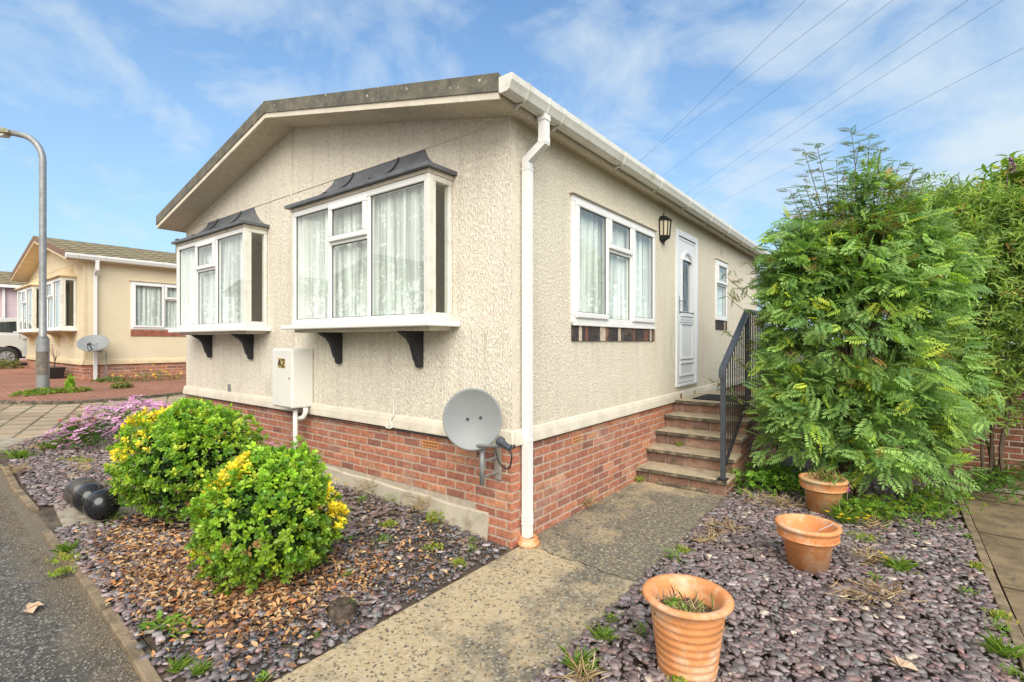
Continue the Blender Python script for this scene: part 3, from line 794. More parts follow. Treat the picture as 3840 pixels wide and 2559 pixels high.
def door(T, S, off):
    z0, z1 = .99, 3.185; a, b = 3.705, 4.635
    f = MB(off); f.mbox(S, a, a + .085, z0, z1, -.05, .022); f.mbox(S, b - .085, b, z0, z1, -.05, .022); f.mbox(S, a + .085, b - .085, z1 - .08, z1, -.05, .022); f.mbox(S, a + .085, b - .085, z0, z0 + .035, -.05, .03)
    f.build('door_frame', M['doorwhite'], T, bevel=.006)
    a += .092; b -= .092; z0 += .04; z1 -= .088
    gu0, gu1, gz0, gz1 = a + .17, b - .17, 2.04, 2.80
    d = MB(off); wall_grid(d, S, a, b, z0, z1, [(gu0, gu1, gz0, gz1)], .04)
    dm = d.build('door', M['doorwhite'], T, fixn=False)
    d = MB(off)
    def ring(u0, u1, v0, v1, s=.022, w=.014):
        d.mbox(S, u0, u1, v0, v0+s, 0, w); d.mbox(S, u0, u1, v1-s, v1, 0, w); d.mbox(S, u0, u0+s, v0+s, v1-s, 0, w); d.mbox(S, u1-s, u1, v0+s, v1-s, 0, w)
    m = .075
    ring(a+m, b-m, z0 + .10, z0 + .30); ring(a+m+.04, b-m-.04, z0 + .34, z0 + .86); ring(a+m, b-m, z0+.90, z0+.915+.02); ring(a+m, b-m, z0 + 1.0, z0 + 1.0 + .24 - .25 + .03)
    d.mbox(S, a+m+.03, b-m-.03, gz0 - .06, gz0 - .02, 0, .018); d.mbox(S, a+m, b-m, gz0 - .14, gz0 - .115, 0, .014)
    ring(a+.02, b-.02, z0 + .02, z1 - .02, .018, .007)
    # arch over the light
    c = (gu0 + gu1) / 2; r = (gu1 - gu0) / 2 + .04; n = 14
    for rr, wv in ((r, .02), (r - .03, .012)):
        pts = [(.012, c - rr * math.cos(math.pi * (.13 + .74 * i / n)), gz1 - .10 + rr * .85 * math.sin(math.pi * (.13 + .74 * i / n))) for i in range(n + 1)]
        d.tube(pts, wv * .7, 6)
    ring(gu0 - .022, gu1 + .022, gz0 - .02, gz1 + .01, .022, .013)
    d.build('door_moulding', M['doorwhite'], T, parent=dm, bevel=.004)
    p = MB(off); p.quad(S(gu0, gz0, -.015), S(gu1, gz0, -.015), S(gu1, gz1, -.015), S(gu0, gz1, -.015)); p.build('door_pane', M['glass'], T, parent=dm)
    p = MB(off); cu = c
    for s in (-1, 1):
        pts = [(-.008, cu + s * (.012 + .06 * math.sin(math.pi * t)), gz0 + .08 + .58 * t) for t in [i / 16 for i in range(17)]]
        p.tube(pts, .003, 5)
        p.tube([(-.008, cu + s * .02, gz1 - .05), (-.008, cu + s * .07, gz1 - .2), (-.008, cu + s * .03, gz1 - .3)], .003, 5)
    p.build('leading', M['galv'], T, parent=dm)
    p = MB(off); p.mbox(S, a + .025, a + .055, 2.02, 2.26, 0, .01); p.tube([(.012, a + .04, 2.19), (.05, a + .04, 2.19), (.052, a + .06, 2.19), (.05, a + .16, 2.185)], .009, 8)
    p.build('handle', M['galv'], T, parent=dm)

home, off0 = park_home(0, 0, 0, .80, 0, 8.85, 'cream rendered park home with two box bay windows on a red brick base', 'wall', 'wall_side', 'soffit', 'trim', 'felt', 'felt', 'lead', 'bracket')
nh, offn = park_home(-12.66, .05, .12, 1.063, .66, 9.0, 'yellow-cream park home with brown tiled roof beyond the lamp post', 'nwall', 'nwall', 'nsoffit', 'nsoffit', 'tile', 'verge_brown', 'nsoffit', 'nsoffit', main=False)

# flue on the main home's roof, seen just over the gutter, and the neighbour's flue
def flue(T, x, y, z0, z1, mat):
    mb = MB(); mb.tube([(x, y, z0), (x, y, z1)], .06, 14)
    for k in range(3): mb.tube([(x, y, z1 + .02 + k * .05), (x, y, z1 + .035 + k * .05)], .10 - .01 * k, 14)
    mb.tube([(x, y, z1), (x, y, z1 + .16)], .035, 8)
    mb.build('flue', M[mat], T)
flue(home, -.75, 5.6, 3.55, 4.02, 'galv')
flue(nh, -12.66 - 3.0, 3.0, 4.1, 4.72, 'felt')
# rust under the door, little plates
mb = MB(); mb.box(.0365, .0385, 3.80, 3.86, .80, .90); mb.box(.0365, .038, 4.42, 4.45, .83, .90)
mb.build('rust_stain', plain('rust', (.28, .10, .04), .9, .3, 40), home)
mb = MB(); mb.box(-4.99, -4.91, -.012, 0, .93, 1.03); mb.build('wall_plate', M['galv'], home, bevel=.003)
# ------------------------------------------------------------------ third home, opposite homes
T = Thing('pink_home', (-23.8, .05, .92), 'pink rendered home with mossy roof behind the white car', 'bungalow')
mb = MB(); mb.box(-30.2, -23.8, .05, 11, .85, 3.75); mb.build('wall', M['pink'], T)
mb = MB((-23.8, .05, .2))
for xa, xb in ((RC, .18), (-W, RC)):
    mb.extrude([(xa, ztop(xa) - .14), (xb, ztop(xb) - .14), (xb, ztop(xb)), (xa, ztop(xa))], lambda p, q, t: (p, t, q), -.35, 11.2)
mb.build('roof', M['tile'], T)
mb = MB(); mb.box(-23.66, -23.54, -.3, 11, 3.60, 3.71); mb.build('gutter', M['upvc'], T, bevel=.01)
mb = MB(); mb.box(-23.79, -23.71, .06, .13, .95, 3.62); mb.build('downpipe', M['upvc'], T)
f = MB(); f.box(-23.8, -23.76, 3.5, 5.2, 2.1, 3.2); f.build('window', M['upvc'], T, bevel=.01)
f = MB(); f.box(-23.76, -23.755, 3.58, 4.3, 2.18, 3.12); f.box(-23.76, -23.755, 4.38, 5.12, 2.18, 3.12); f.build('pane', M['glass'], T)

def opposite(x0, x1, y, z, label, wallm):
    """homes across the road, seen mirrored in the bay windows"""
    T = Thing('park_home', ((x0+x1)/2, y, z), label, 'bungalow')
    c = (x0 + x1) / 2; h = z + 3.3; r = h + .23 * (x1 - x0) / 2
    m = MB(); m.extrude([(x0, z), (x1, z), (x1, h), (c, r), (x0, h)], lambda p, q, t: (p, t, q), y - 7, y); m.build('wall', M[wallm], T)
    m = MB()
    for a, b, za, zb in ((x0 - .3, c, h - .07, r), (c, x1 + .3, r, h - .07)):
        m.extrude([(a, za + .03), (b, zb + .03), (b, zb + .33), (a, za + .33)], lambda p, q, t: (p, t, q), y - 7.3, y + .5)
    m.build('roof', M['felt'], T)
    m = MB()
    for a, b, za, zb in ((x0 - .3, c, h - .07, r), (c, x1 + .3, r, h - .07)):
        m.extrude([(a, za), (b, zb), (b, zb + .07), (a, za + .07)], lambda p, q, t: (p, t, q), y + .42, y + .53)
    m.build('bargeboard', M['upvc'], T)
    for a in (x0 + .7, c + .5):
        m = MB(); m.box(a, a + 2, y, y + .05, z + 1.7, z + 2.9); w = m.build('window', M['upvc'], T, bevel=.01)
        m = MB(); m.box(a + .08, a + .95, y + .05, y + .055, z + 1.78, z + 2.82); m.box(a + 1.05, a + 1.92, y + .05, y + .055, z + 1.78, z + 2.82); m.build('pane', M['room'], T, parent=w)
opposite(-7.6, -1.2, -10.2, .25, 'cream home across the road mirrored in the larger bay window', 'wall')
opposite(-17.5, -10.9, -10.4, .75, 'cream home across the road mirrored in the farther bay window', 'wall_side')
opposite(-28, -21.5, -10.6, .95, 'home at the far left across the road', 'pink')

# ------------------------------------------------------------------ lamp post
T = Thing('street_lamp', (-11.24, -.89, .60), 'tall galvanised lamp post with curved arm in front of the neighbouring home', 'street lamp')
mb = MB(); mb.tube([(-11.24, -.89, .5), (-11.24, -.89, 1.68)], .105, 20, col=(.4, .4, .4)); mb.build('base_column', M['galv'], T, smooth=False, bevel=.01)
mb = MB(); d = Vector((-.37, -.29, 0)).normalized(); pts = []
px, py = -11.24, -.89
pts = [(px, py, 1.68), (px, py, 1.74), (px, py, 3), (px, py, 5.25)]
for k in range(1, 9):
    a = math.pi / 2 * k / 9 * 1.0; rr = .52
    pts.append((px + d.x * rr * (1 - math.cos(a)), py + d.y * rr * (1 - math.cos(a)), 5.25 + rr * 1.05 * math.sin(a)))
pts.append((px + d.x * .62, py + d.y * .62, 5.83))
mb.tube(pts, [.10, .062] + [.058] * (len(pts) - 2), 16); mb.build('pole', M['galv'], T, smooth=True)
L0 = Vector((px, py, 5.82)) + d * .60; n_ = Vector((-d.y, d.x, 0))
mb = MB(); prof = [(-.0, -.03), (.0, .04), (.12, .075), (.5, .085), (.62, .03), (.62, -.02), (.5, -.05), (.1, -.05)]
vs = []
for s, k in ((-1, .6), (-.6, 1), (.6, 1), (1, .6)):
    for p, q in prof:
        v = L0 + d * p + n_ * (.095 * s) + Vector((0, 0, q * k + .12 * p)); vs.append(tuple(v))
N = len(prof); fs = [tuple(range(N))[::-1], tuple(range(3*N, 4*N))]
for i in range(3):
    for k in range(N): fs.append((i*N+k, i*N+(k+1) % N, (i+1)*N+(k+1) % N, (i+1)*N+k))
mb.add(vs, fs); lh = mb.build('lantern_head', plain('mossy_grey_lantern', (.28, .27, .22), .7, .3, 20, dirt=((.22, .20, .07), 14, .45, .6)), T)
mb = MB(); vs = []
for s in (-1, 1):
    for p, q in ((.1, -.052), (.5, -.052), (.46, -.10), (.14, -.10)):
        v = L0 + d * p + n_ * (.075 * s) + Vector((0, 0, q + .12 * p)); vs.append(tuple(v))
mb.add(vs, [(0, 1, 2, 3), (4, 7, 6, 5), (0, 4, 5, 1), (1, 5, 6, 2), (2, 6, 7, 3), (3, 7, 4, 0)]); mb.build('lamp_bowl', plain('lamp_bowl', (.55, .56, .54), .25), T, parent=lh, bevel=.01)
mb = MB(); mb.tube([(px + .07, py - .0, 1.0), (px + .112, py, 1.0)], .001, 4)
vs = []
for z in (.95, 1.42):
    for k in range(7):
        a = -1.25 + .32 * k; vs.append((px + .1085 * math.cos(a), py + .1085 * math.sin(a), z))
mb = MB(); mb.add(vs, [(k, k+1, k+8, k+7) for k in range(6)]); mb.build('access_door', plain('bronzed_door', (.16, .14, .11), .6, .4, 12), T)

# ------------------------------------------------------------------ car
def car():
    x1 = -19.5; x0 = -21.2; y0 = -1.05; z0 = .83
    T = Thing('parked_car', ((x0+x1)/2, y0 + 1.9, z0), 'pale silver hatchback parked beside the neighbouring home', 'car')
    paint = plain('silver_paint', (.55, .56, .53), .3, .03, 2, coat=.6); gm = plain('car_glass', (.03, .038, .036), .05, .3, 2, coat=1)
    low = [(0, .35), (.04, .30), (.32, .28)]
    def arch(c, r, n=9): return [(c - r * math.cos(math.pi * k / n), .30 + r * math.sin(math.pi * k / n)) for k in range(n + 1)]
    low += arch(.68, .37) + arch(3.05, .37) + [(3.75, .28), (3.9, .40), (3.92, .62), (3.8, .80), (3.0, .98), (2.7, 1.02), (.2, 1.02), (.03, .9), (-.02, .6)]
    mb = MB(); m = (x0 + x1) / 2; hw = (x1 - x0) / 2; n = len(low); vs = []; fs = []
    st = [(-1, .965), (-.97, 1), (.97, 1), (1, .965)]
    for s, k in [(-1, .97), (-.94, 1.0), (.94, 1.0), (1, .97)]:
        for p, q in low: vs.append((m + s * hw * (1 - .06 * max(0, q - .6)), y0 + 1.95 + (p - 1.95) * k, z0 + .1 + (q - .1) * (k if q > .5 else 1)))
    for i in range(3):
        for k in range(n): fs.append((i*n+k, i*n+(k+1) % n, (i+1)*n+(k+1) % n, (i+1)*n+k))
    fs += [tuple(range(n))[::-1], tuple(range(3*n, 4*n))]
    mb.add(vs, fs); mb.build('body', paint, T, bevel=.015)
    cab = [(.06, 1.0), (.28, 1.40), (.6, 1.52), (1.6, 1.55), (2.25, 1.45), (2.95, 1.0)]
    mb = MB(); vs = []; n = len(cab)
    for s in (-1, 1):
        for p, q in cab: vs.append((m + s * hw * (.93 - .26 * (q - 1.0)), y0 + p, z0 + q))
    mb.add(vs, [tuple(range(n))[::-1], tuple(range(n, 2*n))] + [(k, (k+1) % n, (k+1) % n + n, k + n) for k in range(n)]); mb.build('cabin', paint, T, bevel=.03, seg=3)
    sx = lambda q: m + hw * (.93 - .26 * (q - 1.0)) + .006
    for poly, nm in (([(.30, 1.08), (.46, 1.38), (.92, 1.42), (.92, 1.06)], 'window'), ([(1.0, 1.06), (1.0, 1.43), (1.55, 1.46), (1.62, 1.44), (1.62, 1.05)], 'window'), ([(1.70, 1.05), (1.70, 1.44), (2.2, 1.36), (2.7, 1.05)], 'window')):
        mb = MB(); mb.add([(sx(q), y0 + p, z0 + q) for p, q in poly], [tuple(range(len(poly)))]); mb.build(nm, gm, T)
    mb = MB(); xs_ = x1 - .018
    for p in (.98, 1.66): mb.box(xs_ - .01, xs_ + .004, y0 + p, y0 + p + .012, z0 + .42, z0 + 1.0)
    mb.build('door_seam', M['seal'], T)
    mb = MB(); mb.tube([(x1 - .0, y0 + 1.05, z0 + .86), (x1 + .03, y0 + 1.08, z0 + .865), (x1 + .03, y0 + 1.24, z0 + .865), (x1 - .0, y0 + 1.27, z0 + .86)], .014, 8); mb.build('door_handle', M['galv'], T)
    mb = MB(); mb.box(x1 - .02, x1 + .012, y0 + 1.3, y0 + 2.4, z0 + .40, z0 + .50); mb.build('rubbing_strip', M['black'], T, bevel=.02)
    for c in (.68, 3.05):
        for s in (1, -1):
            xx = x1 - .10 if s > 0 else x0 + .10; mt = Matrix.Rotation(math.pi / 2, 4, 'Y')
            mb = MB(); mb.lathe((xx, y0 + c, z0 + .31), [(.19, -.09), (.28, -.095), (.31, -.07), (.31, .07), (.28, .095), (.19, .09)], 28, mt)
            w = mb.build('tyre', M['seal'], T, smooth=True)
            mb = MB(); mb.lathe((xx, y0 + c, z0 + .31), [(.0, s * .06), (.05, s * .075), (.17, s * .06), (.2, s * .085), (.2, -s * .05)], 28, mt)
            for k in range(7):
                a = k * 2 * math.pi / 7; mb.tube([(xx + s * .075, y0 + c, z0 + .31), (xx + s * .075, y0 + c + .17 * math.cos(a), z0 + .31 + .17 * math.sin(a))], .02, 6)
            mb.build('wheel_rim', M['galv'], T, parent=w)
    mb = MB(); mb.box(x0 + .2, x1 - .2, y0 + .3, y0 + 3.6, z0 + .25, z0 + .6); mb.build('underbody', M['seal'], T)
    mb = MB(); mb.box(x1 - .14, x1 - .008, y0 - .01, y0 + .1, z0 + .75, z0 + .98); mb.build('tail_light', plain('red_lens', (.4, .02, .02), .2), T, bevel=.02)
    mb = MB(); mb.tube([(m, y0 + .5, z0 + 1.5), (m, y0 + .3, z0 + 1.68)], .008, 6); mb.build('aerial', M['seal'], T)
car()

# ------------------------------------------------------------------ meter box, pipes, cables
T = Thing('meter_box', (-3.04, 0, .885), 'white wall box numbered 42 between the two bay windows', 'meter box')
mb = MB(); mb.box(-3.255, -2.83, -.262, -.0, .885, 1.545); mb.build('box', M['boxwhite'], T, bevel=.022, seg=3)
mb = MB(); mb.box(-3.24, -2.845, -.268, -.2625, .905, 1.525); mb.build('box_door', M['boxwhite'], T, bevel=.004)
mb = MB(); mb.tube([(-2.87, -.268, 1.22), (-2.87, -.274, 1.22)], .008, 8); mb.build('lock', M['seal'], T)
gold = plain('gold_label', (.52, .40, .16), .5)
mb = MB(); mb.box(-3.115, -3.035, -.2705, -.2685, 1.33, 1.44); mb.box(-3.03, -2.955, -.2705, -.2685, 1.33, 1.435, ); mb.build('number_label', gold, T)
def stroke(mb, pts, r=.0065):
    for a, b in zip(pts, pts[1:]): mb.tube([a, b], r, 6)
mb = MB(); Y_ = -.2725
q = lambda x, z: (x, Y_, z)
stroke(mb, [q(-3.058, 1.342), q(-3.058, 1.43), q(-3.10, 1.37), q(-3.04, 1.37)])
mb.build('digit', M['seal'], T, label='black digit 4')
mb = MB(); stroke(mb, [q(-3.018, 1.41), q(-3.01, 1.425), q(-2.99, 1.43), q(-2.972, 1.415), q(-2.975, 1.395), q(-3.018, 1.345), q(-2.965, 1.345)])
mb.build('digit', M['seal'], T, label='black digit 2')
mb = MB(); mb.tube([(-2.92, -.17, .88), (-2.92, -.17, .1)], .026, 10); mb.tube([(-2.83, -.10, .885), (-2.83, -.10, .83), (-2.84, -.12, .78), (-2.88, -.15, .76)], .028, 10)
mb.build('pipe', M['upvc_old'], T, smooth=True)

def cable(name, pts, r, label, mat='seal'):
    mb = MB(); mb.tube(catmull([tuple(p) for p in pts], 6), r, 6); o = mb.build(name, M[mat], None); tag(o, label, 'cable'); return o
cable('cable', [(-6.3, -.045, .80), (-5, -.045, .785), (-4, -.046, .80), (-3, -.046, .785), (-2, -.046, .775), (-1.0, -.046, .79), (-.35, -.05, .77), (-.25, -.12, .72)], .006, 'thin black cable clipped along the front below the cream trim')
cable('cable', [(-1.42, -.012, 1.10), (-1.425, -.012, 1.0), (-1.40, -.03, .93), (-1.43, -.045, .87), (-1.40, -.05, .81), (-1.46, -.06, .80), (-1.5, -.05, .82)], .007, 'short loose cream cord hanging on the wall left of the dish', 'upvc_old')

# ------------------------------------------------------------------ satellite dishes
def dish(base, name_label, centre, facing, radx, rady, pole_top, pole_bot, wall_pts, lnb, mat='dish', bracket_on_wall=True):
    T = Thing('satellite_dish', base, name_label, 'satellite dish')
    fz = Vector(facing).normalized(); ux = Vector((0, 0, 1)).cross(fz).normalized(); uy = fz.cross(ux)
    c = Vector(centre); n = 48; vs = []; fs = []
    rings = [0, .2, .4, .6, .8, .95, 1.0, 1.02, .98]
    deps = [r * r * .055 for r in rings]; deps[7] = deps[6] - .006; deps[8] = deps[6] - .018
    for r, dz in zip(rings, deps):
        for k in range(n):
            a = 2 * math.pi * k / n
            v = c + ux * (radx * r * math.cos(a)) + uy * (rady * r * math.sin(a)) + fz * (dz - .055); vs.append(tuple(v))
    for i in range(len(rings) - 1):
        for k in range(n): fs.append((i*n+k, i*n+(k+1) % n, (i+1)*n+(k+1) % n, (i+1)*n+k))
    mb = MB(); mb.add(vs, fs); mb.build('reflector', M[mat], T, smooth=True, fixn=False)
    mb = MB()
    for a, b in ((-.04, 0), (.06, .01)):
        p = c + ux * a + uy * b + fz * -.05; mb.tube([tuple(p), tuple(p + fz * .008)], .011, 10)
    mb.build('bolt', M['black'], T)
    mb = MB(); mb.tube([pole_bot, pole_top], .02, 12)
    mb.build('mast', M['galv'], T, smooth=True)
    mb = MB()
    for p in wall_pts: mb.tube(p, .009, 6)
    mb.build('wall_bracket', M['galv'], T)
    L = Vector(lnb); low = c - uy * rady * .9 + fz * 0
    mb = MB(); pt = Vector(pole_top)
    mb.tube([tuple(pt), tuple((pt + low) / 2 + fz * .02), tuple(L - (c - L).normalized() * .05)], .013, 8)
    mb.build('feed_arm', M['galv'], T)
    mb = MB(); dd = (c - L).normalized(); 
    mb.tube([tuple(L - dd * .09), tuple(L - dd * .01), tuple(L), tuple(L + dd * .035)], [.022, .024, .034, .034], 14)
    mb.build('receiver', M['railpaint'], T, smooth=False, bevel=.003)
    mb = MB(); p0 = L - dd * .09
    mb.tube(catmull([tuple(p0), tuple(p0 + Vector((.02, -.01, -.06))), tuple(p0 + Vector((-.04, .03, -.15))), tuple(p0 + Vector((-.16, .08, -.14))), tuple(p0 + Vector((-.24, .13, -.03))), tuple(p0 + Vector((-.2, .2, -.02)))], 6), .006, 6)
    mb.build('cable', M['seal'], T)
    return T
dish((-.15, 0, .6), 'round grey satellite dish on the brick corner beside the downpipe', (-.15, -.30, 1.035), (.60, -.78, .10), .222, .232,
     (-.13, -.21, .84), (-.13, -.21, .52), [[(-.13, -.21, .70), (-.13, -.0, .70)], [(-.13, -.21, .58), (-.13, -.0, .58)], [(-.13, .0, .50), (-.13, -.012, .76)]], (.17, -.34, .905))
mb = MB(); mb.box(-.165, -.10, -.022, -.0, .52, .80); mb.build('bracket_plate', M['wood'], home, bevel=.003)
dish((-12.35, .3, .8), 'tilted grey satellite dish on the side of the yellow-cream home', (-12.25, .13, 1.59), (.62, -.30, .72), .29, .27,
     (-12.30, .16, 1.42), (-12.32, .30, 1.38), [[(-12.3, .16, 1.40), (-12.4, .34, 1.41), (-12.45, .42, 1.36), (-12.46, .42, .78)], [(-12.46, .42, .85), (-12.64, .42, .85)], [(-12.46, .42, 1.05), (-12.64, .42, 1.05)]], (-11.98, .0, 1.56))

# ------------------------------------------------------------------ wall lantern
T = Thing('wall_lantern', (0, 3.19, 2.88), 'black half-lantern with frosted panes between window and white door', 'wall light')
c = Vector((.0, 3.19, 0)); n = 6
def halfring(r, z): return [(.012 + r * math.sin(math.pi * k / n), 3.19 - r * math.cos(math.pi * k / n), z) for k in range(n + 1)]
mb = MB()
def band(r0, z0, r1, z1):
    a = halfring(r0, z0); b = halfring(r1, z1); m = len(a)
    mb.add(a + b, [(k, k+1, m+k+1, m+k) for k in range(m - 1)] + [tuple(range(m)), tuple(range(m, 2*m))])
band(.115, 3.175, .125, 3.185); band(.12, 3.185, .06, 3.235); band(.06, 3.235, .02, 3.25); band(.09, 2.955, .10, 2.985); band(.09, 2.955, .04, 2.925); band(.04, 2.925, .02, 2.90)
for k in range(n + 1):
    a = halfring(.092, 2.985)[k]; b = halfring(.108, 3.176)[k]; mb.tube([a, b], .007, 5)
mb.tube([(.03, 3.19, 3.25), (.03, 3.19, 3.29)], .008, 6); mb.tube([(.03, 3.19, 2.90), (.03, 3.19, 2.865)], .008, 6)
mb.box(0, .012, 3.11, 3.27, 2.92, 3.23)
mb.build('lantern_frame', M['black'], T)
mb = MB(); band(.086, 2.986, .10, 3.174); mb.build('lantern_pane', M['cream_lamp'], T)
mb = MB(); mb.box(0, .01, 5.95, 6.05, 3.14, 3.22); mb.build('number_plaque', plain('pale_plaque', (.5, .47, .38), .6, .3, 60), home)

# ------------------------------------------------------------------ steps, mat, railing
T = Thing('garden_steps', (.52, 2.4, 0), 'five concrete-topped brick steps rising to the white door', 'steps')
NY = [2.382, 2.69, 2.99, 3.28, 3.60]; NZ = [.165, .335, .505, .67, .835]; XR = 1.0
for i, (y, z) in enumerate(zip(NY, NZ)):
    ye = NY[i+1] + .05 if i < 4 else 5.3
    mb = MB(); mb.box(.002, XR + .01, y, ye, z - .045, z - .002)
    tr = mb.build('tread', M['tread'], T, bevel=.008)
    mb = MB(); mb.box(.004, XR + .008, y - .0045, y + .0, z - .044, z - .006); mb.build('nosing', M['nosing'], T, parent=tr)
    mb = MB(); z0 = NZ[i-1] if i else -.05
    mb.box(.002, XR - .02, y + .045, y + .06, z0 - .003, z - .045); mb.build('mortar_joint', M['mortar'], T)
    mb = MB(); u = .01 - random.uniform(0, .12)
    while u < XR - .03:
        a = max(u, .004); b = min(u + .215, XR - .022); u += .226
        if b - a > .02:
            k = random.random(); col = (.215, .12, .08) if k < .5 else ((.16, .095, .07) if k < .8 else (.27, .16, .115))
            mb.box(a, b, y + .034, y + .046, z0 + (.008 if i else .045), z - .055, col)
    mb.build('riser', M['brick'], T, bevel=.004)
mb = MB()
for k, (y, z) in enumerate(zip(NY, NZ)):
    ye = NY[k+1] + .04 if k < 4 else 5.28
    bricks(mb, lambda u, v, w: (XR - .02 + w, u, v), y + .05, ye, z - .047, int((z + .05) / .075) + 1, ph=k)
side = mb.build('side_wall', M['brick'], T, fixn=False)
mb = MB()
for k, (y, z) in enumerate(zip(NY, NZ)):
    ye = NY[k+1] + .04 if k < 4 else 5.28
    mb.box(XR - .09, XR - .013, y + .062, ye, -.05, z - .047)
mb.build('side_backing', M['mortar'], T)
mb = MB(); mb.box(.25, .82, 2.385, 2.42, .0, .03); mb.build('base_lip', M['nosing'], T, bevel=.01)

mb = MB(); mb.box(.20, .78, 3.80, 4.50, .835, .848); o = mb.build('doormat', M['rubber'], None, bevel=.004); tag(o, 'black rubber mat on the top step by the door', 'doormat')

T = Thing('hand_railing', (.955, 2.42, .165), 'dark grey metal railing with thin bars along the right of the steps', 'railing')
X_ = .955
mb = MB(); mb.box(X_ - .024, X_ + .024, 2.405, 2.453, .165, 1.29); mb.build('post', M['railpaint'], T, bevel=.004)
mb = MB(); mb.box(X_ - .024, X_ + .024, 3.52, 3.57, .835, 1.97); mb.build('post', M['railpaint'], T, bevel=.004)
mb = MB(); mb.box(X_ - .024, X_ + .024, 5.22, 5.27, .835, 1.97); mb.build('post', M['railpaint'], T, bevel=.004)
mb = MB(); mb.box(X_ - .05, X_ + .05, 2.37, 2.49, .165, .173); mb.build('foot_plate', M['black'], T)
def rail(pts, hw, hh):
    mb = MB(); vs = []
    for (y, z) in pts: vs += [(X_-hw, y, z-hh), (X_+hw, y, z-hh), (X_+hw, y, z+hh), (X_-hw, y, z+hh)]
    fs = [(0, 3, 2, 1), tuple(range(len(vs)-4, len(vs)))]
    for i in range(len(pts) - 1):
        for k in range(4): fs.append((i*4+k, i*4+(k+1) % 4, i*4+4+(k+1) % 4, i*4+4+k))
    mb.add(vs, fs); return mb
rail([(2.375, 1.255), (2.385, 1.31), (2.41, 1.335), (3.50, 1.985), (3.56, 2.0), (5.28, 2.0)], .032, .022).build('handrail', M['railpaint'], T, bevel=.012, seg=3)
rail([(2.45, .27), (3.53, .90), (5.24, .91)], .014, .012).build('bottom_rail', M['black'], T)
y = 2.53
while y < 5.2:
    if not 3.49 < y < 3.60:
        zt_ = 1.335 + (min(y, 3.5) - 2.41) * .596; zb_ = .27 + (min(y, 3.53) - 2.45) * .583
        mb = MB(); mb.tube([(X_, y, zb_), (X_, y, zt_)], .0075, 6); mb.build('baluster', M['black'], T)
    y += .098

# ------------------------------------------------------------------ pots
def pot(loc, r0, r1, h, label, style, mat, group='terracotta pots on the slate'):
    T = Thing('terracotta_pot', loc, label, 'plant pot', group)
    pr = []; n = 60
    if style == 'ribbed':
        for i in range(n + 1):
            t = i / n; r = r0 + (r1 - .022 - r0) * t ** 1.15 + .0022 * math.sin(t * 2 * math.pi * 9.5) * (1 if .06 < t < .9 else 0); pr.append((r, h * .93 * t))
        pr += [(r1 - .008, h * .925), (r1 + .004, h * .935), (r1 + .011, h * .955), (r1 + .010, h * .98), (r1 + .001, h * .997), (r1 - .012, h * 1.003), (r1 - .024, h * .997), (r1 - .034, h * .975), (r1 - .04, h * .95), (r1 - .05, h * .90), (r0 + (r1 - r0) * .6 - .03, h * .6)]
    else:
        k = [(0, 0), (.68, 0), (.72, .0), (.75, .02)]
        pr = [(r0, 0), (r0 + (r1 - .03 - r0) * .7, h * .66), (r1 - .028, h * .70), (r1 - .012, h * .715), (r1 - .008, h * .735), (r1 - .018, h * .745), (r1 - .012, h * .90), (r1, h * .925), (r1 + .004, h * .96), (r1 - .002, h), (r1 - .028, h), (r1 - .034, h * .97), (r1 - .045, h * .72), (r0 + (r1 - r0) * .55 - .03, h * .5)]
    pr = [(.0, .0)] + pr + [(.0, pr[-1][1] if style == 'ribbed' else h * .5)]
    mb = MB(); mb.lathe(loc, pr, 64); mb.build('pot_body', M[mat], T, smooth=True)
    return T
P1 = (1.578, -.632, -.005); P2 = (1.90, 1.02, -.005); P3 = (1.86, 2.42, -.005)
t1 = pot(P1, .138, .205, .385, 'largest terracotta pot with ribbed sides and dry stalks in the foreground', 'ribbed', 'terra')
t2 = pot(P2, .125, .207, .325, 'empty terracotta pot with banded rim in the middle of the slate', 'band', 'terra')
t3 = pot(P3, .125, .200, .34, 'weathered soil-filled terracotta pot under the leafy rowan', 'band', 'terra_old')
# Greek-key style band pressed under the rim of two pots
for T, P, h, r in ((t2, P2, .31, .193), (t3, P3, .34, .193)):
    mb = MB(); n = 26
    for k in range(n):
        a0 = 2 * math.pi * k / n; z0 = P[2] + h * .78; z1 = P[2] + h * .87
        pts = [(a0, z0), (a0, z1), (a0 + .15, z1), (a0 + .15, z0 + .006), (a0 + .07, z0 + .006), (a0 + .07, z0 + .018)]
        mb.tube([(P[0] + (r + .001) * math.cos(a), P[1] + (r + .001) * math.sin(a), z) for a, z in pts], .0022, 4, cap=False)
    mb.build('pressed_band', M['terra'], T)
def disc(c, r, z, mat, T, name):
    vs = [(c[0], c[1], z + .015)]; fs = []
    for i, rr in enumerate((r * .5, r)):
        for k in range(24):
            a = 2 * math.pi * k / 24; vs.append((c[0] + rr * math.cos(a), c[1] + rr * math.sin(a), z + random.uniform(-.008, .012)))
    for k in range(24): fs.append((0, 1 + k, 1 + (k+1) % 24)); fs.append((1+k, 25+k, 25+(k+1) % 24, 1+(k+1) % 24))
    mb = MB(); mb.add(vs, fs); return mb.build(name, M[mat], T, smooth=True)
disc(P1, .166, .275, 'soil', t1, 'soil'); disc(P2, .15, .17, 'terra_old', t2, 'soil'); disc(P3, .175, .30, 'terra_old', t3, 'soil')

# terracotta collar under the down pipe
T = Thing('drain_collar', (.052, .135, 0), 'small round terracotta collar at the foot of the white downpipe', 'drain collar')
mb = MB(); mb.lathe((.062, .135, 0), [(.0, 0), (.088, 0), (.092, .01), (.09, .03), (.078, .036), (.078, .05), (.074, .062), (.055, .064), (.05, .03), (0, .03)], 40); mb.build('collar', M['terra'], T, smooth=True, bevel=0)

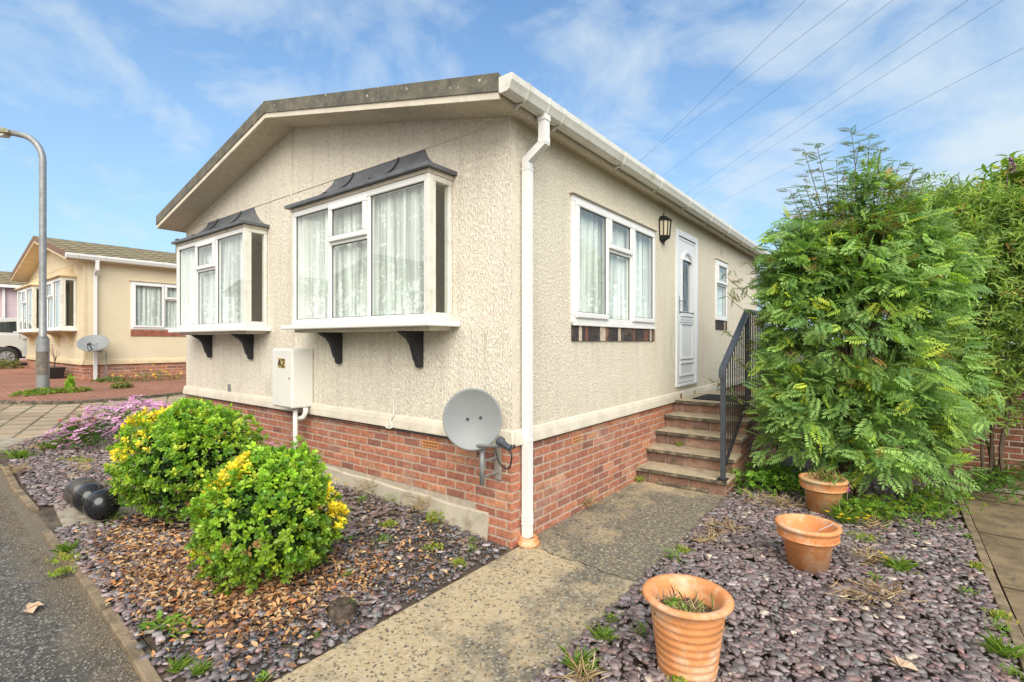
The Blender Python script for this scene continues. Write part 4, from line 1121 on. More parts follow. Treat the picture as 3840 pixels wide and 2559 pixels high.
# ------------------------------------------------------------------ stone balls on their slab
T = Thing('paving_slab', (-3.25, -1.83, .115), 'pale grey paving slab carrying three black stone balls', 'slab')
mb = MB(); mb.add([(-3.68, -2.06, .10), (-2.98, -2.12, .10), (-2.86, -1.55, .10), (-3.55, -1.50, .10), (-3.68, -2.06, .155), (-2.98, -2.12, .118), (-2.86, -1.55, .118), (-3.55, -1.50, .15)], [(0,3,2,1),(4,5,6,7),(0,1,5,4),(1,2,6,5),(2,3,7,6),(3,0,4,7)])
mb.build('slab', M['slabgrey'], T, bevel=.005)
proto = None
for i, (x, y, lb, m) in enumerate([(-2.93, -1.88, 'glossy black stone ball at the front right of the three', 'granite'), (-3.18, -1.90, 'glossy black stone ball in the middle of the three', 'granite'), (-3.43, -1.91, 'duller grey-brown stone ball at the back of the three', 'granite_old')]):
    z = .118 + (-2.93 - x) * .05; r = .128
    me_ = MB(); pr = [(r * math.sin(math.pi * k / 28), -r * math.cos(math.pi * k / 28)) for k in range(29)]
    me_.lathe((x, y, z + r), pr, 48)
    o = me_.build('stone_ball', M[m], type('B', (), {'base': (x, y, z), 'o': None})(), smooth=True)
    o.location = (x, y, z); tag(o, lb, 'stone ball', 'stone balls on the slab')

# ------------------------------------------------------------------ garden wall, stump, batten, wires
_br = M['brick']; M['brick'] = attr_mat('shaded_wall_brick', .9, 26, .5, .8, gain=.55)  # garden wall's shade painted in: same brick colours, darkened by the gain
T = Thing('brick_garden_wall', (5.5, 5.5, 0), 'low brown brick garden wall behind the patio slabs', 'wall')
mb = MB(); bricks(mb, lambda u, v, w: (u, 5.5 - w, v), 2.4, 9, 1.3, 18); wl = mb.build('brick_face', M['brick'], T, fixn=False)
mb = MB(); mb.box(2.4, 9, 5.493, 5.6, -.05, 1.3); mb.build('mortar_backing', M['mortar'], T)
mb = MB(); mb.box(2.38, 9.02, 5.45, 5.65, 1.302, 1.36); mb.build('coping', M['edging'], T, bevel=.01)
M['brick'] = _br
T = Thing('tree_stump', (-.19, -1.40, 0), 'small rotten blackened tree stump beside the path edge', 'tree stump')
mb = MB(); vs = []; fs = []; n = 22
for j_, (rr, z) in enumerate(((.09, -.03), (.08, .04), (.072, .085), (.05, .095), (.025, .05), (.0, .035))):
    for k in range(n):
        a = 2 * math.pi * k / n; q_ = 1 + .10 * math.sin(a * 7 + 1) + .06 * math.sin(a * 3)
        vs.append((-.19 + rr * q_ * math.cos(a), -1.40 + rr * q_ * math.sin(a), z + .006 * math.sin(a * 9)))
for j_ in range(5):
    for k in range(n): fs.append((j_*n+k, j_*n+(k+1) % n, (j_+1)*n+(k+1) % n, (j_+1)*n+k))
mb.add(vs, fs); mb.build('stump_wood', plain('rotten_wood', (.06, .042, .03), .8, .7, 30, .9, 30, dirt=((.2, .14, .09), 22, .55, .7)), T, smooth=True)
mb = MB(); mb.box(3.15, 4.3, 4.36, 4.42, .0, .035); o = mb.build('wood_batten', M['wood'], None, bevel=.004); tag(o, 'pale wooden batten lying on the patio by the brick wall', 'batten')
wires = [((6.32, 3.68), (3.72, 9.27), 7.5)]
CA = R(37.45); CF = (-math.sin(CA), math.cos(CA)); CR = (math.cos(CA), math.sin(CA)); CC = (-3.94 * CF[0], -3.94 * CF[1], 1.63)
W3 = [(5.055, 8.587, 4.55, 13.05, 7.5), (5.79, 8.587, 4.92, 12.7, 7.5), (6.72, 8.82, 6.14, 13.33, 7.65), (7.93, 8.675, 7.26, 17.06, 7.56), (8.6, 8.73, 8.12, 14.04, 7.6), (9.35, 9.12, 8.73, 13.98, 6.99)]
for l0, d0, l1, d1, z in W3:
    p0 = Vector((CC[0] + CF[0]*d0 + CR[0]*l0, CC[1] + CF[1]*d0 + CR[1]*l0, z)); p1 = Vector((CC[0] + CF[0]*d1 + CR[0]*l1, CC[1] + CF[1]*d1 + CR[1]*l1, z))
    e = (p1 - p0).normalized(); mb = MB(); mb.tube([tuple(p0 - e * 12), tuple(p0), tuple(p1), tuple(p1 + e * 12), tuple(p1 + e * 45)], [.003, .003, .0028, .0012, .001], 5)
    o = mb.build('overhead_wire', M['seal'], None); tag(o, 'thin dark overhead wire crossing the sky above the hedge', 'wire', 'overhead wires')
# ------------------------------------------------------------------ vegetation
def rand_dirs(m):
    return unit(rng.normal(size=(m, 3)))

def crown_pts(m, c, rad, lo=.6, hi=1., flat=.15, lump=.12, seed=0):
    """points in an uneven shell; returns positions and outward normals"""
    d = rand_dirs(m); d[:, 2] = np.where(d[:, 2] < -flat - .55, -d[:, 2], d[:, 2]); d = unit(d)
    k = 1 + lump * (np.sin(d[:, 0]*5 + seed) * np.sin(d[:, 1]*6 + seed*2) + .7*np.sin(d[:, 2]*8 + seed*3 + d[:, 0]*4))
    r = (lo + (hi - lo) * rng.random(m) ** .6) * k
    P = np.array(c) + d * r[:, None] * np.array(rad)
    return P, unit(d / np.array(rad)), r

def whorls(P, N, nleaf, size, tilt, C, tmpl, wr=.55, spread=.25, stem=0.):
    """nleaf leaves round each shoot tip"""
    m = len(P); out = []
    A = unit(N + rng.normal(size=N.shape) * spread + np.array([0, 0, .35]))
    X = unit(np.cross(A, rng.normal(size=A.shape))); Y = np.cross(A, X)
    for k in range(nleaf):
        a = k * 2.4 + rng.random(m) * .6
        ti = np.radians(tilt[0] + (tilt[1] - tilt[0]) * (1 - k / nleaf) + rng.normal(size=m) * 9)
        rad = X * np.cos(a)[:, None] + Y * np.sin(a)[:, None]
        D = A * np.cos(ti)[:, None] + rad * np.sin(ti)[:, None]
        x, y, z = frames(D, A * np.sin(ti)[:, None] - rad * np.cos(ti)[:, None])
        s = size * (.75 + .5 * rng.random((m, 1))) * (.65 + .35 * (1 - k / nleaf))
        S = np.concatenate([s * wr, s, s], axis=1)
        cc = C * (1.0 + .12 * rng.normal(size=(m, 1))) * (1 + .25 * k / nleaf)
        pos = P - A * (stem * (1 - k / nleaf)) if stem else P
        out.append(inst(*tmpl, pos, x, y, z, S, cc))
    return out

def bush(name, c, rad, zg, label, cat, nshoot, yellow, seed, dens=1.):
    T = Thing(name, (c[0], c[1], zg), label, cat, 'rounded evergreen bushes')
    P, N, r = crown_pts(nshoot, c, rad, .80, 1.02, lump=.09, seed=seed)
    far = rng.random(len(P)) < .06; P[far] += N[far] * .05
    ok = P[:, 2] > zg + .03; P, N = P[ok], N[ok]
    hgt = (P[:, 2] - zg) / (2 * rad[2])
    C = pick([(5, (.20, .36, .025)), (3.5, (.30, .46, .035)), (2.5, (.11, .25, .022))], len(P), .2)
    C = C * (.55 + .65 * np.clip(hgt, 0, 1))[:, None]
    s = rng.random(len(P)) < .05; C[s] = np.array([.48, .54, .05]); s = rng.random(len(P)) < .010; C[s] = np.array([.38, .22, .09])
    for yc, yr in yellow:
        d = np.linalg.norm(P - np.array(yc), axis=1); s = (d < yr * 1.6) & (rng.random(len(P)) < .62)
        C[s] = np.array([.78, .64, .04]) * (1 + .15 * rng.normal(size=(s.sum(), 1)))
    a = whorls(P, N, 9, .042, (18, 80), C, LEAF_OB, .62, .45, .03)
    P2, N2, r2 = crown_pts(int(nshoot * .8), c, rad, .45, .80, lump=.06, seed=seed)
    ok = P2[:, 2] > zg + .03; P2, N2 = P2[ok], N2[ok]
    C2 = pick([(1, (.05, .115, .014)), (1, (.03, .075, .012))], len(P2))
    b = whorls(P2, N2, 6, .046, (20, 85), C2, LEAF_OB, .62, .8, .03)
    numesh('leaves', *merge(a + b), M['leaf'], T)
    # buds: tiny pale dots in clusters
    k = rng.choice(len(P), int(len(P) * .35)); n = len(k) * 7
    Q = np.repeat(P[k] + N[k] * .03, 7, axis=0) + rng.normal(size=(n, 3)) * .012
    X = rand_dirs(n); x, y, z = frames(X, rand_dirs(n))
    numesh('flower_buds', *inst([(0,0,1),(.9,0,-.4),(-.5,.8,-.4),(-.5,-.8,-.4)], [(0,1,2),(0,2,3),(0,3,1),(1,3,2)], Q, x, y, z, np.full((n, 1), .0032), np.tile([.42, .55, .16], (n, 1))), M['leafm'], T)
    for i in range(9):
        an = i * 2.4; mb = MB(); rr = .5
        mb.tube(catmull([(c[0] + .03*math.cos(an), c[1] + .03*math.sin(an), zg - .02), (c[0] + rad[0]*.25*math.cos(an), c[1] + rad[1]*.25*math.sin(an), zg + rad[2]*.7), (c[0] + rad[0]*.6*math.cos(an), c[1] + rad[1]*.6*math.sin(an), zg + rad[2]*1.3)], 4), [.012]*5 + [.008]*4, 6)
        mb.build('stem', M['bark'], T)
    return T

bush('evergreen_bush', (-2.56, -1.34, .57), (.60, .55, .52), .08, 'larger rounded green bush with yellow tips nearer the flower border', 'bush', 1850,
     [((-3.0, -1.75, .55), .13), ((-3.02, -1.55, .72), .12), ((-2.9, -1.72, .85), .10), ((-2.5, -1.85, .82), .09), ((-2.75, -1.55, 1.0), .12), ((-2.35, -1.8, .9), .07), ((-3.1, -1.4, .65), .14), ((-2.2, -1.85, .8), .06)], 1.3)
bush('evergreen_bush', (-.92, -1.46, .44), (.46, .44, .45), .04, 'smaller rounded green bush with a yellow left edge nearest the path', 'bush', 1400,
     [((-1.30, -1.78, .35), .12), ((-1.32, -1.75, .52), .12), ((-1.28, -1.72, .70), .11), ((-1.15, -1.78, .20), .09), ((-1.08, -1.65, .87), .08), ((-.88, -1.72, .84), .08), ((-.58, -1.10, .58), .10), ((-.56, -1.08, .44), .09), ((-1.2, -1.6, .88), .07)], 4.1)

# ---- pinnate leaves
def pinnate(P, D, Nh, L, C, pairs=7, lw=.36, droop=.25, lleaf=.37):
    """compound leaves: P base, D direction, Nh normal hint, L length (m,), C colours"""
    m = len(P); x, y, z = frames(D, Nh); out = []
    tv, tf = LEAF_Q
    for i in range(pairs):
        t = (i + .9) / (pairs + .6)
        c = P + y * (L * t)[:, None] - z * (L * droop * t * t)[:, None]
        ll = L * lleaf * (1 - .55 * abs(t - .5)) 
        for s in (-1, 1):
            dd = unit(x * s * .88 + y * .5 - z * (.18 + droop * t) + rng.normal(size=(m, 3)) * .06)
            xx, yy, zz = frames(dd, z)
            S = np.stack([ll * lw, ll, ll], axis=1)
            out.append(inst(tv, tf, c, xx, yy, zz, S, C * (1 + .08 * rng.normal(size=(m, 1)))))
    c = P + y * (L * .97)[:, None] - z * (L * droop)[:, None]
    xx, yy, zz = frames(y - z * .3, z); ll = L * lleaf * .9
    out.append(inst(tv, tf, c, xx, yy, zz, np.stack([ll * lw, ll, ll], axis=1), C))
    return out

def stems(T, base, tips, r0=.02, name='branch', mat='bark', wob=.12):
    for tp in tips:
        b = Vector(base) + Vector((random.uniform(-.1, .1), random.uniform(-.1, .1), 0)); e = Vector(tp)
        pts = []
        for k in range(7):
            t = k / 6; p = b.lerp(e, t); p.x += (e.x - b.x) * -.25 * math.sin(math.pi * t); p.y += (e.y - b.y) * -.25 * math.sin(math.pi * t)
            if 0 < k < 6: p += Vector((random.uniform(-1, 1), random.uniform(-1, 1), 0)) * wob * .3
            pts.append(tuple(p))
        pts = catmull(pts, 3); n = len(pts); mb = MB()
        mb.tube(pts, [r0 * (1 - .85 * i / n) for i in range(n)], 6); mb.build(name, M[mat], T)

RB = (2.03, 3.05, 0)
T = Thing('rowan_tree', RB, 'tall bushy rowan with feathery leaves spilling over the step railing', 'tree')
lobes = [((2.0, 3.35, 1.35), (.88, .85, 1.2), 1700), ((1.6, 3.2, 2.35), (.42, .45, .6), 330), ((2.5, 3.6, 2.3), (.5, .5, .7), 450), ((2.05, 3.45, 2.3), (.76, .66, .68), 760), ((1.55, 3.3, 1.9), (.55, .55, .75), 750), ((2.3, 3.15, .72), (.60, .58, .60), 650), ((1.75, 3.05, .8), (.55, .5, .55), 500), ((2.18, 3.5, 2.95), (.30, .3, .50), 150)]
parts = []
RC_ = [(5, (.21, .35, .10)), (4, (.28, .44, .12)), (1.8, (.13, .25, .075)), (1.2, (.34, .48, .07)), (.35, (.58, .66, .08)), (.15, (.42, .25, .08))]
for c, rad, n in lobes:
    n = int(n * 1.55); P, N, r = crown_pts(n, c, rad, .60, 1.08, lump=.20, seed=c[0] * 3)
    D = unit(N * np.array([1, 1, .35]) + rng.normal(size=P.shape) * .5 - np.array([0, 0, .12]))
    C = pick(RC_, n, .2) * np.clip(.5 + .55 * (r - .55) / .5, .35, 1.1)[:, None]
    ok = (P[:, 2] > .12) & (P[:, 0] > 1.22); P, D, C = P[ok], D[ok], C[ok]
    L = .115 + .085 * rng.random(len(P))
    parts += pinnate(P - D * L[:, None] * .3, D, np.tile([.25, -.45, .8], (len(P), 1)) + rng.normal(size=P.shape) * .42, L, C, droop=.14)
# upright leaders with leaves along them
tips = [(1.60, 3.2, 3.75), (1.70, 3.4, 3.85), (1.45, 3.3, 3.35), (2.02, 3.5, 3.95), (2.18, 3.6, 3.9), (1.38, 3.15, 2.85), (2.45, 3.6, 3.55), (1.9, 3.3, 3.6), (2.10, 3.4, 3.75), (1.30, 3.0, 2.55), (2.6, 3.5, 3.2), (2.28, 3.5, 3.7)]
tips += [(random.uniform(1.3, 2.75), random.uniform(3.0, 3.7), random.uniform(3.05, 3.5)) for _ in range(16)]
arch = [(.86, 2.95, 2.15), (.80, 3.15, 1.75), (.95, 2.75, 1.45), (.72, 3.4, 2.45), (1.05, 2.5, 1.05), (1.1, 2.9, 2.5), (.6, 3.2, 1.15)]
for k, tp in enumerate(tips + arch):
    e = np.array(tp); b = np.array([RB[0] + (tp[0] - RB[0]) * .55, RB[1] + (tp[1] - RB[1]) * .5, tp[2] - (1.15 if k < len(tips) else .35)])
    m = 26 if k < len(tips) else 14; t = np.linspace(.15, 1, m)[:, None]
    P = b + (e - b) * t + rng.normal(size=(m, 3)) * .012; a = np.arange(m) * 2.4
    D = unit(np.stack([np.cos(a), np.sin(a), np.full(m, .35)], axis=1)) if k < len(tips) else unit((e - b) * .5 + rng.normal(size=(m, 3)) * .6)
    C = pick([(2, (.12, .21, .05)), (1, (.19, .27, .06)), (1, (.22, .19, .06))], m)
    L = (.18 - .07 * t[:, 0]) * (1 if k < len(tips) else .9)
    parts += pinnate(P, D, np.tile([0, 0, 1.], (m, 1)) + rng.normal(size=(m, 3)) * .3, L, C, pairs=6, droop=.15)
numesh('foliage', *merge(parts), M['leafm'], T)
mb = MB(); mb.tube(catmull([(2.03, 3.05, -.05), (2.02, 3.07, .4), (2.06, 3.15, 1.0), (2.02, 3.3, 1.8), (2.1, 3.45, 2.6)], 4), [.05, .048, .046, .044, .042, .04, .038, .036, .034, .032, .03, .028, .026, .024, .022, .02, .018], 10); mb.build('trunk', M['bark'], T, smooth=True)
stems(T, RB, tips + arch, .013)
# orange-brown berry clusters
bc = [(1.45, 2.72, 1.95), (1.75, 2.55, 2.35), (2.05, 2.55, 1.72), (2.35, 2.7, 1.9), (2.5, 2.8, 2.4), (2.62, 2.9, 2.2), (1.95, 2.6, 2.75), (2.35, 2.9, 2.8), (1.35, 2.8, 2.5), (2.1, 2.45, 1.25), (2.75, 2.8, 1.5), (1.6, 2.6, 1.5)]
for c in bc:
    n = 45; Q = np.array(c) + rng.normal(size=(n, 3)) * np.array([.045, .045, .02]); X = rand_dirs(n); x, y, z = frames(X, rand_dirs(n))
    numesh('berry_cluster', *inst([(0,0,1),(.9,0,-.4),(-.5,.8,-.4),(-.5,-.8,-.4)], [(0,1,2),(0,2,3),(0,3,1),(1,3,2)], Q, x, y, z, np.full((n, 1), .0065), pick([(1, (.42, .20, .05)), (1, (.35, .27, .07))], n)), M['leafm'], T)

def simple_shrub(name, base, lobes, label, cat, tmpl, ln, wr, cols, tips, extra=None, dn=.1, sprad=.5, mat='leafm'):
    T = Thing(name, base, label, cat); parts = []
    for c, rad, n in lobes:
        m = n; P, N, r = crown_pts(m, c, rad, .6, 1.08, lump=.14, seed=c[0] * 2 + c[2])
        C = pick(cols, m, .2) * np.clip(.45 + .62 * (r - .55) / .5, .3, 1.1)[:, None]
        ok = P[:, 2] > .1; P, N, C = P[ok], N[ok], C[ok]
        # short sprigs of opposite leaves
        A = unit(N + rng.normal(size=P.shape) * sprad + np.array([0, 0, .3])); X = unit(np.cross(A, rng.normal(size=A.shape))); Y = np.cross(A, X)
        for k in range(6):
            s = -1 if k % 2 else 1; q = X if (k // 2) % 2 else Y
            D = unit(q * s + A * (.5 + .15 * k) - np.array([0, 0, dn]) + rng.normal(size=A.shape) * .15)
            x, y, z = frames(D, A); L = ln * (.7 + .5 * rng.random((len(P), 1)))
            parts.append(inst(*tmpl, P + A * (ln * .55 * (k // 2)), x, y, z, np.concatenate([L * wr, L, L], axis=1), C * (1 + .12 * rng.normal(size=(len(P), 1)))))
    numesh('foliage', *merge(parts), M[mat], T)
    stems(T, base, tips, .018)
    return T

BU = simple_shrub('buddleia_shrub', (3.3, 4.75, 0), [((2.9, 4.85, 1.7), (.75, .7, 1.2), 2300), ((3.1, 4.7, 2.6), (.85, .65, .70), 1700), ((4.15, 4.75, 2.15), (.95, .65, 1.05), 2400), ((2.75, 4.3, 1.05), (.45, .5, .65), 700), ((2.85, 4.2, 2.0), (.5, .5, .95), 1100), ((2.75, 4.9, 2.7), (.5, .5, .72), 800), ((3.5, 4.4, 1.8), (.6, .5, .9), 1000), ((4.0, 4.6, 2.75), (.7, .55, .6), 900)],
     'wide bright green buddleia with narrow leaves and purple spikes', 'shrub', LEAF_LA, .078, .25,
     [(4, (.23, .36, .08)), (3, (.31, .43, .10)), (2.4, (.12, .22, .05)), (1, (.42, .50, .13)), (.3, (.36, .24, .09))], [(2.7, 4.4, 3.3), (3.0, 4.8, 3.6), (3.4, 4.6, 3.6), (3.8, 4.7, 3.7), (4.4, 4.6, 3.5), (3.2, 4.2, 2.6), (2.6, 4.2, 1.8)])
for c, dv in (((2.52, 4.65, 3.25), (-.5, 0, .5)), ((2.95, 4.6, 3.35), (-.2, -.1, .9)), ((3.42, 4.4, 3.45), (-.2, -.2, .7)), ((3.95, 4.3, 3.35), (.8, 0, .4)), ((4.05, 4.2, 3.0), (.7, -.2, .2)), ((3.5, 4.1, 1.65), (.4, -.3, -.5)), ((3.7, 4.1, 2.35), (.3, -.3, .2))):
    n = 160; t = rng.random((n, 1)); dv = unit(np.array(dv, float)); Q = np.array(c) + dv * t * .16 + rng.normal(size=(n, 3)) * .018 * (1.15 - t)
    X = rand_dirs(n); x, y, z = frames(X, rand_dirs(n))
    numesh('flower_spike', *inst(*LEAF_Q, Q, x, y, z, np.full((n, 1), .014), pick([(2, (.26, .05, .24)), (1, (.16, .03, .20))], n)), M['petal'], BU)
TT = simple_shrub('broadleaf_tree', (3.9, 6.4, 0), [((3.95, 6.4, 3.15), (.8, .7, .75), 800), ((3.2, 6.3, 3.0), (.5, .5, .6), 380), ((4.5, 6.3, 3.45), (.7, .6, .65), 600)],
     'yellow-green tree with large drooping leaves rising behind the buddleia', 'tree', LEAF_LA, .15, .36,
     [(4, (.21, .34, .05)), (3, (.34, .43, .06)), (2, (.13, .25, .04)), (1, (.42, .34, .08))], [(3.3, 6.3, 3.7), (3.9, 6.4, 4.1), (4.5, 6.3, 4.2), (4.2, 6.3, 3.4)], dn=.7)
# low green ground cover under the rowan
def cover(name, pts, label, leaf, cols, hh=.18, n=260, cat='plant'):
    T = Thing(name, (*pts[0][:2], 0), label, cat); parts = []
    for (x, y, r) in pts:
        P = np.stack([x + rng.normal(size=n) * r * .5, y + rng.normal(size=n) * r * .5, rng.random(n) ** .7 * hh + .01], axis=1)
        N = unit(rng.normal(size=(n, 3)) * .5 + np.array([0, 0, 1])); parts += whorls(P, N, 4, leaf, (55, 95), pick(cols, n), LEAF_OB, .7, .3)
    numesh('leaves', *merge(parts), M['leafm'], T); return T
cover('bramble_patch', [(1.22, 2.75, .30), (1.48, 2.95, .30), (1.3, 3.25, .3)], 'low bright green leafy plant at the foot of the brick step wall', .045, [(2, (.17, .32, .035)), (1, (.10, .22, .03))], .22, 170)
cover('bramble_patch', [(2.3, 2.55, .28), (2.62, 2.9, .28), (2.72, 3.4, .3), (2.1, 2.45, .2)], 'low green trailing plant under the right side of the rowan', .035, [(2, (.14, .27, .03)), (1, (.09, .19, .03)), (1, (.27, .33, .04))], .16, 220)
cover('ivy_patch', [(3.2, 4.0, .3), (3.3, 4.6, .3), (3.8, 5.2, .3)], 'dark ground ivy creeping from the hedge onto the patio', .04, [(2, (.07, .15, .03)), (1, (.12, .22, .03))], .2, 160)

# ---- purple daisies and other border plants
def mound(name, c, rad, rot, zg, label, cat, cols, leaf, n, flowers=None):
    T = Thing(name, (c[0], c[1], zg), label, cat)
    d = rand_dirs(n); d[:, 2] = abs(d[:, 2]); k = 1 + .14 * np.sin(d[:, 0]*9) * np.cos(d[:, 1]*7)
    r = (.55 + .5 * rng.random(n)) * k; q = d * r[:, None] * np.array(rad); cs, sn = math.cos(rot), math.sin(rot)
    P = np.stack([c[0] + q[:, 0]*cs - q[:, 1]*sn, c[1] + q[:, 0]*sn + q[:, 1]*cs, zg + q[:, 2]], axis=1)
    C = pick(cols, n) * np.clip(.35 + .7 * r, .3, 1.1)[:, None]
    numesh('leaves', *merge(whorls(P, d, 6, leaf, (25, 85), C, LEAF_OB, .45, .5)), M['leafm'], T)
    if flowers:
        nf, fr, fc, lift = flowers
        d = rand_dirs(nf); d[:, 2] = abs(d[:, 2]) + .15; d = unit(d); k = 1 + .14 * np.sin(d[:, 0]*9) * np.cos(d[:, 1]*7)
        q = d * (1.02 * k)[:, None] * np.array(rad); q[:, 2] += lift * rng.random(nf)
        P = np.stack([c[0] + q[:, 0]*cs - q[:, 1]*sn, c[1] + q[:, 0]*sn + q[:, 1]*cs, zg + q[:, 2]], axis=1)
        N = unit(d * .4 + np.array([.2, -.2, 1]) + rng.normal(size=(nf, 3)) * .25); X = unit(np.cross(N, rand_dirs(nf))); Y = np.cross(N, X)
        tv = [(0, 0, .1)]; tf = []
        for a in range(12):
            an = 2 * math.pi * a / 12; tv += [(math.cos(an - .2), math.sin(an - .2), 0), (math.cos(an + .2), math.sin(an + .2), 0)]
            tf.append((0, 1 + 2*a, 2 + 2*a))
        S = (fr * (.8 + .4 * rng.random((nf, 1))))
        A = inst(tv, tf, P, X, Y, N, S, pick(fc, nf))
        tc = [(0, 0, .25)] + [(.28*math.cos(a*math.pi/3), .28*math.sin(a*math.pi/3), .12) for a in range(6)]
        B = inst(tc, [(0, 1+a, 1+(a+1) % 6) for a in range(6)], P, X, Y, N, S, np.tile([.14, .04, .14], (nf, 1)))
        o = numesh('blossoms', *merge([A, B]), M['petal'], T)
    return T
lil = [(3, (.70, .36, .66)), (2, (.84, .52, .78)), (1, (.52, .20, .50))]
mound('purple_daisies', (-6.15, -.85, .28), (.95, .50, .46), R(122), .27, 'spreading mound of lilac-purple daisies at the far end of the slate bed', 'flowers', [(2, (.06, .16, .03)), (1, (.10, .22, .04))], .035, 900, (620, .033, lil, .06))
mound('red_valerian', (-6.35, -1.38, .3), (.22, .20, .30), 0, .30, 'reddish-green valerian with small red flower heads left of the purple daisies', 'flowers', [(2, (.16, .24, .05)), (1, (.20, .10, .04)), (1, (.10, .18, .04))], .04, 220, (6, .03, [(1, (.45, .04, .06))], .12))
# planter against the wall
T = Thing('grey_planter', (-3.45, -.24, .10), 'weathered grey wood-effect planter against the brick skirt', 'planter')
mb = MB(); pr = [(.0, .0), (.13, 0), (.15, .06), (.152, .065), (.17, .15), (.172, .155), (.185, .235), (.19, .24), (.165, .24), (.16, .2), (.0, .19)]
mb.lathe((-3.45, -.24, .10), pr, 36); mb.build('planter_body', M['wood'], T, smooth=False); 
mound('pink_daisies', (-3.45, -.24, .29), (.21, .19, .13), 0, .29, 'pink daisies growing in the grey planter by the meter pipe', 'flowers', [(2, (.07, .18, .03)), (1, (.12, .24, .04))], .03, 120, (55, .026, [(2, (.70, .33, .45)), (1, (.60, .22, .42))], .05))
mound('purple_daisies', (-2.62, -.10, .1), (.10, .08, .30), 0, .10, 'thin purple daisy stems against the bricks right of the white pipe', 'flowers', [(1, (.07, .17, .03))], .03, 26, (9, .02, lil, .04))
# neighbour's planter and flowers
T = Thing('black_trough', (-14.0, -.25, .72), 'black rectangular trough in front of the yellow-cream home', 'planter')
mb = MB(); v = []
for z, e in ((.0, 0), (.27, .05)): v += [(-14.55-e, -.42-e, .73+z), (-13.5+e, -.42-e, .73+z), (-13.5+e, -.16+e, .73+z), (-14.55-e, -.16+e, .73+z)]
mb.add(v, [(0,3,2,1),(0,1,5,4),(1,2,6,5),(2,3,7,6),(3,0,4,7),(4,5,6,7)]); mb.build('trough_body', M['black'], T, bevel=.01)
mb = MB(); 
for k in range(6):
    a = k * 1.1; mb.tube(catmull([(-13.8, -.27, .95), (-13.7 + .05*math.cos(a), -.27, 1.15), (-13.6 + .2*math.cos(a), -.3 + .1*math.sin(a), 1.3 + .05*k)], 4), .005, 5)
o = mb.build('bare_twigs', M['bark'], None); tag(o, 'bare twiggy plant standing in the black trough', 'plant')
yel = [(1, (.75, .52, .02))]
mound('yellow_poppies', (-12.0, 1.25, .66), (.22, .75, .26), 0, .64, 'yellow flowers along the brick base of the yellow-cream home', 'flowers', [(1, (.12, .20, .04)), (1, (.2, .24, .06))], .04, 170, (46, .028, yel, .15))
mound('green_tuft', (-12.2, .42, .66), (.18, .35, .12), 0, .66, 'grassy weeds round the neighbouring downpipe and dish pole', 'weed', [(1, (.12, .22, .04))], .05, 90)
mound('green_tuft', (-11.0, .34, .59), (.18, .2, .14), 0, .59, 'rounded grassy tuft alone on the red block paving', 'weed', [(1, (.13, .20, .04)), (1, (.24, .2, .07))], .06, 120)
mound('green_tuft', (-10.9, -.95, .59), (.25, .5, .10), R(20), .59, 'bright weeds round the foot of the lamp post', 'weed', [(1, (.16, .28, .03)), (1, (.2, .26, .05))], .05, 260, (8, .02, yel, .05))
mound('green_tuft', (-10.85, -.45, .59), (.15, .3, .09), R(20), .59, 'low weeds on the paving right of the lamp post', 'weed', [(1, (.16, .28, .03)), (1, (.22, .22, .05))], .05, 130)
mound('tall_weed', (-11.0, -.52, .6), (.07, .07, .34), 0, .6, 'upright lime green weed beside the lamp post', 'weed', [(1, (.25, .42, .03))], .06, 70)
mound('green_tuft', (-18.3, -.6, .82), (.4, .5, .28), 0, .82, 'weedy tuft in front of the silver car wheel', 'weed', [(1, (.13, .2, .05)), (1, (.22, .2, .07))], .07, 160)

